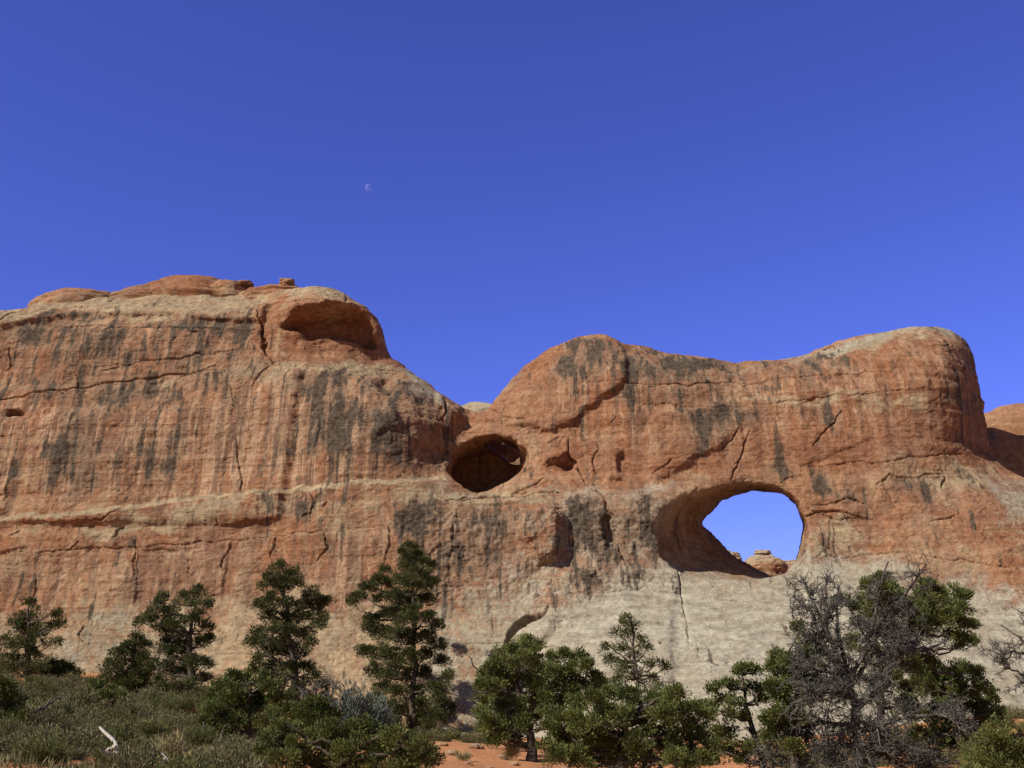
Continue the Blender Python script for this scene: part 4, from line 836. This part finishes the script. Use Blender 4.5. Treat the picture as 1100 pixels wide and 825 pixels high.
dead_tree('dead_juniper', 'large grey dead juniper with a dense mass of bare twigs, at the right', 28, [(925, 835), (922, 800), (918, 760), (915, 730)],
          [[(918, 760), (900, 715), (885, 680), (874, 650), (862, 622)], [(900, 715), (880, 690), (868, 660), (842, 648)], [(890, 690), (892, 655), (888, 630), (888, 616)], [(915, 735), (925, 690), (930, 650), (932, 606)], [(925, 690), (945, 660), (960, 640), (965, 625)],
           [(915, 740), (895, 725), (870, 715), (845, 715)], [(918, 755), (950, 720), (975, 700), (990, 690)], [(920, 780), (890, 770), (860, 780), (845, 800)], [(922, 790), (955, 770), (985, 765), (1005, 775)], [(918, 765), (940, 745), (960, 715), (955, 680)],
           [(922, 800), (880, 805), (850, 825)], [(922, 800), (960, 800), (985, 815)], [(915, 735), (905, 690), (908, 650), (915, 625)], [(915, 750), (880, 745), (855, 750)], [(920, 775), (945, 790), (970, 825)], [(918, 770), (900, 790), (890, 830)], [(915, 735), (935, 710), (945, 690), (975, 670)]],
          201, 0.17, 26, 'dead junipers', 0.50)
dead_tree('dead_juniper', 'bare dead branches reaching in from the right edge of the view', 26, [(1125, 820), (1120, 770), (1118, 730)],
          [[(1118, 740), (1108, 705), (1092, 690), (1070, 672)], [(1110, 710), (1098, 690), (1090, 672), (1082, 665)], [(1118, 745), (1100, 725), (1078, 720), (1062, 725)], [(1108, 705), (1085, 700), (1068, 698)]], 203, 0.10, 7, 'dead junipers', 0.30)
dead_tree('dead_shrub', 'grey leafless shrub between the tallest pinyon and the silvery bush', 38, [(350, 775), (350, 755)],
          [[(350, 765), (342, 745), (338, 728)], [(350, 765), (352, 740), (350, 722)], [(350, 760), (360, 742), (368, 728)], [(350, 765), (335, 755), (328, 742)]], 204, 0.05, 8, None, 0.4)

# shrubs
def shrub_mesh(name, mat, n, h, w, seed, lean=0.5, lw=0.014, ll=0.16):
    rng = np.random.default_rng(seed); ns = max(12, n//50)
    d = unit(np.c_[rng.normal(size=(ns, 2))*lean, np.abs(rng.normal(0.8, 0.4, ns))]); L = rng.uniform(0.55, 1.0, ns)[:, None]
    tips = d*L*np.array([w, w, h]); i = rng.integers(0, ns, n); t = rng.random((n, 1))**0.6
    pos = tips[i]*t + rng.normal(size=(n, 3))*np.array([.05, .05, .04])
    dr = d[i]*0.8+rng.normal(size=(n, 3))*0.45+np.array([0, 0, .35])
    tint = np.clip(rng.normal(0.45, 0.25, n)+rng.normal(0, .1, ns)[i], 0, 1)
    V, F_, T = leaves(pos, dr, ll*rng.uniform(.6, 1.3, n), lw*rng.uniform(.8, 1.3, n), rng, tint)
    return new_mesh(name, V, F_, {'tint': T}, False, mat)
def patch(u0, u1, v0, v1): return u0, u1, v0, v1
rs = random.Random(5)
kinds = {'sagebrush': [shrub_mesh('sagebrush', M_sage, 3200, .75, .8, 300+i, .9, .011, .085) for i in range(4)],
         'rabbitbrush': [shrub_mesh('rabbitbrush', M_rabbit, 2600, .8, .7, 320+i, .7, .010, .12) for i in range(4)],
         'grass_clump': [shrub_mesh('grass_clump', M_straw, 500, .45, .35, 340+i, .45, .008, .3) for i in range(3)]}
labels = {'sagebrush': ('grey green sagebrush bush on the sandy slope', 'shrub', 'sagebrush bushes on the slope'),
          'rabbitbrush': ('yellow green rabbitbrush bush on the sandy slope', 'shrub', 'rabbitbrush bushes on the slope'),
          'grass_clump': ('dry straw coloured grass clump on the orange soil', 'grass', 'dry grass clumps')}
placed = []
def put(kind, x, y, s):
    z = float(ground_z(x, y)[0]); o = link(kind, rs.choice(kinds[kind]), None, (x, y, z-0.03))
    o.rotation_euler = (rs.uniform(-.1, .1), rs.uniform(-.1, .1), rs.uniform(0, 6.28)); o.scale = (s*rs.uniform(.85, 1.25), s*rs.uniform(.85, 1.2), s*rs.uniform(.8, 1.15))
    tag(o, *labels[kind]); placed.append((x, y))
tries = 0
while len(placed) < 165 and tries < 5000:
    tries += 1; y = rs.uniform(21, 47); u = rs.uniform(-40, 275); x = (u-550)/1100*y*0.98
    if any((x-a)**2+(y-b)**2 < (0.62+0.012*y)**2*0.75 for a, b in placed): continue
    if (abs(u-118) < 17 or abs(u-178) < 11) and y < 25.8 or (-11.6 < x < -7.6 and y < 22.9): continue
    if 225 < u and y < 36 and rs.random() < .6: continue
    put(rs.choices(['sagebrush', 'rabbitbrush', 'grass_clump'], [6, 4, 1.2])[0], x, y, rs.uniform(.55, 1.15))
for u, y in [(470, 42), (480, 40), (492, 43), (462, 39), (505, 41), (515, 43), (400, 40), (610, 40), (640, 42), (385, 43), (720, 38), (760, 40), (800, 38), (835, 36), (880, 36), (920, 33), (1000, 33), (1060, 30), (1085, 34), (1095, 40), (1080, 27), (1085, 42), (1092, 45), (1078, 46), (1100, 41), (1108, 44), (1065, 47), (1050, 45), (1090, 38), (1102, 36), (1112, 39), (945, 40), (960, 37), (985, 41), (1005, 38), (1020, 42), (1045, 39), (1065, 43), (1075, 37), (935, 36), (905, 38), (890, 32), (1030, 34), (1050, 32), (975, 31), (860, 33), (845, 30), (820, 34), (870, 25), (800, 26), (745, 34)]:
    put(rs.choice(['sagebrush', 'sagebrush', 'rabbitbrush']), (u-550)/1100*y*0.98, y, rs.uniform(.6, 1.1))
for _ in range(26): put(rs.choice(['sagebrush', 'rabbitbrush', 'grass_clump']), (rs.uniform(-20, 270)-550)/1100*(yy := rs.uniform(45, 54))*0.98, yy, rs.uniform(.5, .95))
for _ in range(22): put(rs.choice(['sagebrush', 'rabbitbrush']), (rs.uniform(1090, 1330)-550)/1100*(yy := rs.uniform(24, 46))*0.98, yy, rs.uniform(.6, 1.1))
for u, y in [(44, 47), (56, 48), (66, 46.5), (78, 47.5), (88, 49), (98, 47), (18, 47), (6, 48), (108, 49), (52, 45.5), (72, 45), (-6, 46.5)]: put(rs.choice(['sagebrush', 'rabbitbrush']), (u-550)/1100*y*0.98, y, rs.uniform(.7, 1.0))
for u, y in [(500, 31), (548, 33), (235, 27), (180, 30), (812, 27), (830, 28)]: put('grass_clump', (u-550)/1100*y*0.98, y, rs.uniform(.6, .9))
for (u, v, Y, s, lab, sd) in [(378, 775, 38, 2.0, 'tall silvery blue grey bush left of the slender pinyon', 351), (402, 782, 39, 1.6, 'smaller silvery bush at the foot of the slender pinyon', 352)]:
    p = at(u, v, Y); me = shrub_mesh('silver_bush', M_blue, 2600, .9, .62, sd, .7, .012, .12)
    o = link('silver_bush', me, None, (p[0], Y, float(ground_z(p[0], Y)[0])-.03)); o.scale = (s, s, s); tag(o, lab, 'shrub', 'silvery bushes')
# low litter and grass between the shrubs
rng = np.random.default_rng(77); n = 26000
gy_ = rng.uniform(20, 50, n); gu = rng.uniform(-60, 300, n); gx_ = (gu-550)/1100*gy_*0.98
keep = fbm(np.c_[gx_*.5, gy_*.5, 0*gx_], 3, 88) > -0.15; gx_, gy_ = gx_[keep], gy_[keep]; n = len(gx_)
gv, gf, gt = leaves(np.c_[gx_, gy_, ground_z(gx_, gy_)-.02], rng.normal(size=(n, 3))*.45+np.array([0, 0, 1]), rng.uniform(.12, .38, n), rng.uniform(.008, .018, n), rng, rng.random(n))
tag(link('grass', new_mesh('grass', gv, gf, {'tint': gt}, False, M_sage)), 'short dry grey green grass between the shrubs', 'grass', None, 'stuff')

for i, (u, y, sz) in enumerate([(488, 33, .16), (505, 30, .10), (512, 36, .20), (527, 29, .09), (540, 34, .13), (552, 31, .11), (478, 36, .15), (560, 37, .18), (604, 31, .12), (240, 28, .12), (215, 26, .10), (165, 27, .11)]):
    x = (u-550)/1100*y*0.98
    rock('stone', 'small loose sandstone stone on the orange soil', 'stone', (x, y, float(ground_z(x, y)[0])+sz*.15), (sz*1.2, sz, sz*.6), 60+i, M_far, 0.25, 0.9, 'loose stones on the orange soil', ICO3)
# fallen and bare branches
def fallen(label, Y, lines, rad, mat, seed):
    rng = np.random.default_rng(seed); p0 = at(*lines[0][0], Y); gz0 = float(ground_z(p0[0], Y)[0]); org = np.array([p0[0], Y, gz0]); tb = Tubes()
    for i, l in enumerate(lines):
        P = np.array([at(u, v, Y+0.18*j*(-1 if i % 2 else 1)) for j, (u, v) in enumerate(l)])
        sg = np.r_[0, np.cumsum(np.linalg.norm(np.diff(P, axis=0), axis=1))]; t2 = np.linspace(0, sg[-1], 10)
        Q = np.stack([np.interp(t2, sg, P[:, k_]) for k_ in range(3)], -1)+rng.normal(size=(10, 3))*0.012
        Q[:, 2] = np.maximum(Q[:, 2], ground_z(Q[:, 0], Q[:, 1])-0.02)
        tb.add(Q, np.linspace(rad, rad*0.5, 10)*(1 if i == 0 else .7), 6)
    tag(link('fallen_branch', tb.mesh('fallen_branch', mat, org), None, org), label, 'branch', 'dead branches on the slope')
fallen('white bleached forked branch lying among the sagebrush', 22.6, [[(126, 812), (124, 800), (121, 793), (112, 787), (107, 782)], [(126, 810), (114, 809), (108, 806)], [(124, 802), (114, 806)]], 0.055, M_bleach, 401)
fallen('short pale twig on the ground right of the white forked branch', 25, [[(186, 818), (178, 815), (172, 808)], [(178, 815), (174, 818)]], 0.04, M_bleach, 402)
fallen('dark bare branch arching over the sagebrush on the left', 29, [[(36, 766), (48, 759), (58, 752), (66, 748)], [(50, 758), (58, 746)]], 0.045, M_dead, 403)
fallen('dark fallen limb under the many-stemmed juniper', 29, [[(222, 806), (245, 803), (262, 808), (272, 812)], [(245, 803), (238, 788), (243, 778)], [(230, 805), (220, 790), (218, 776)]], 0.06, M_dead, 404)
fallen('brown log lying on the orange soil behind the twisted juniper', 37, [[(520, 797), (540, 799), (560, 802)], [(530, 798), (524, 792)]], 0.07, M_bark, 405)
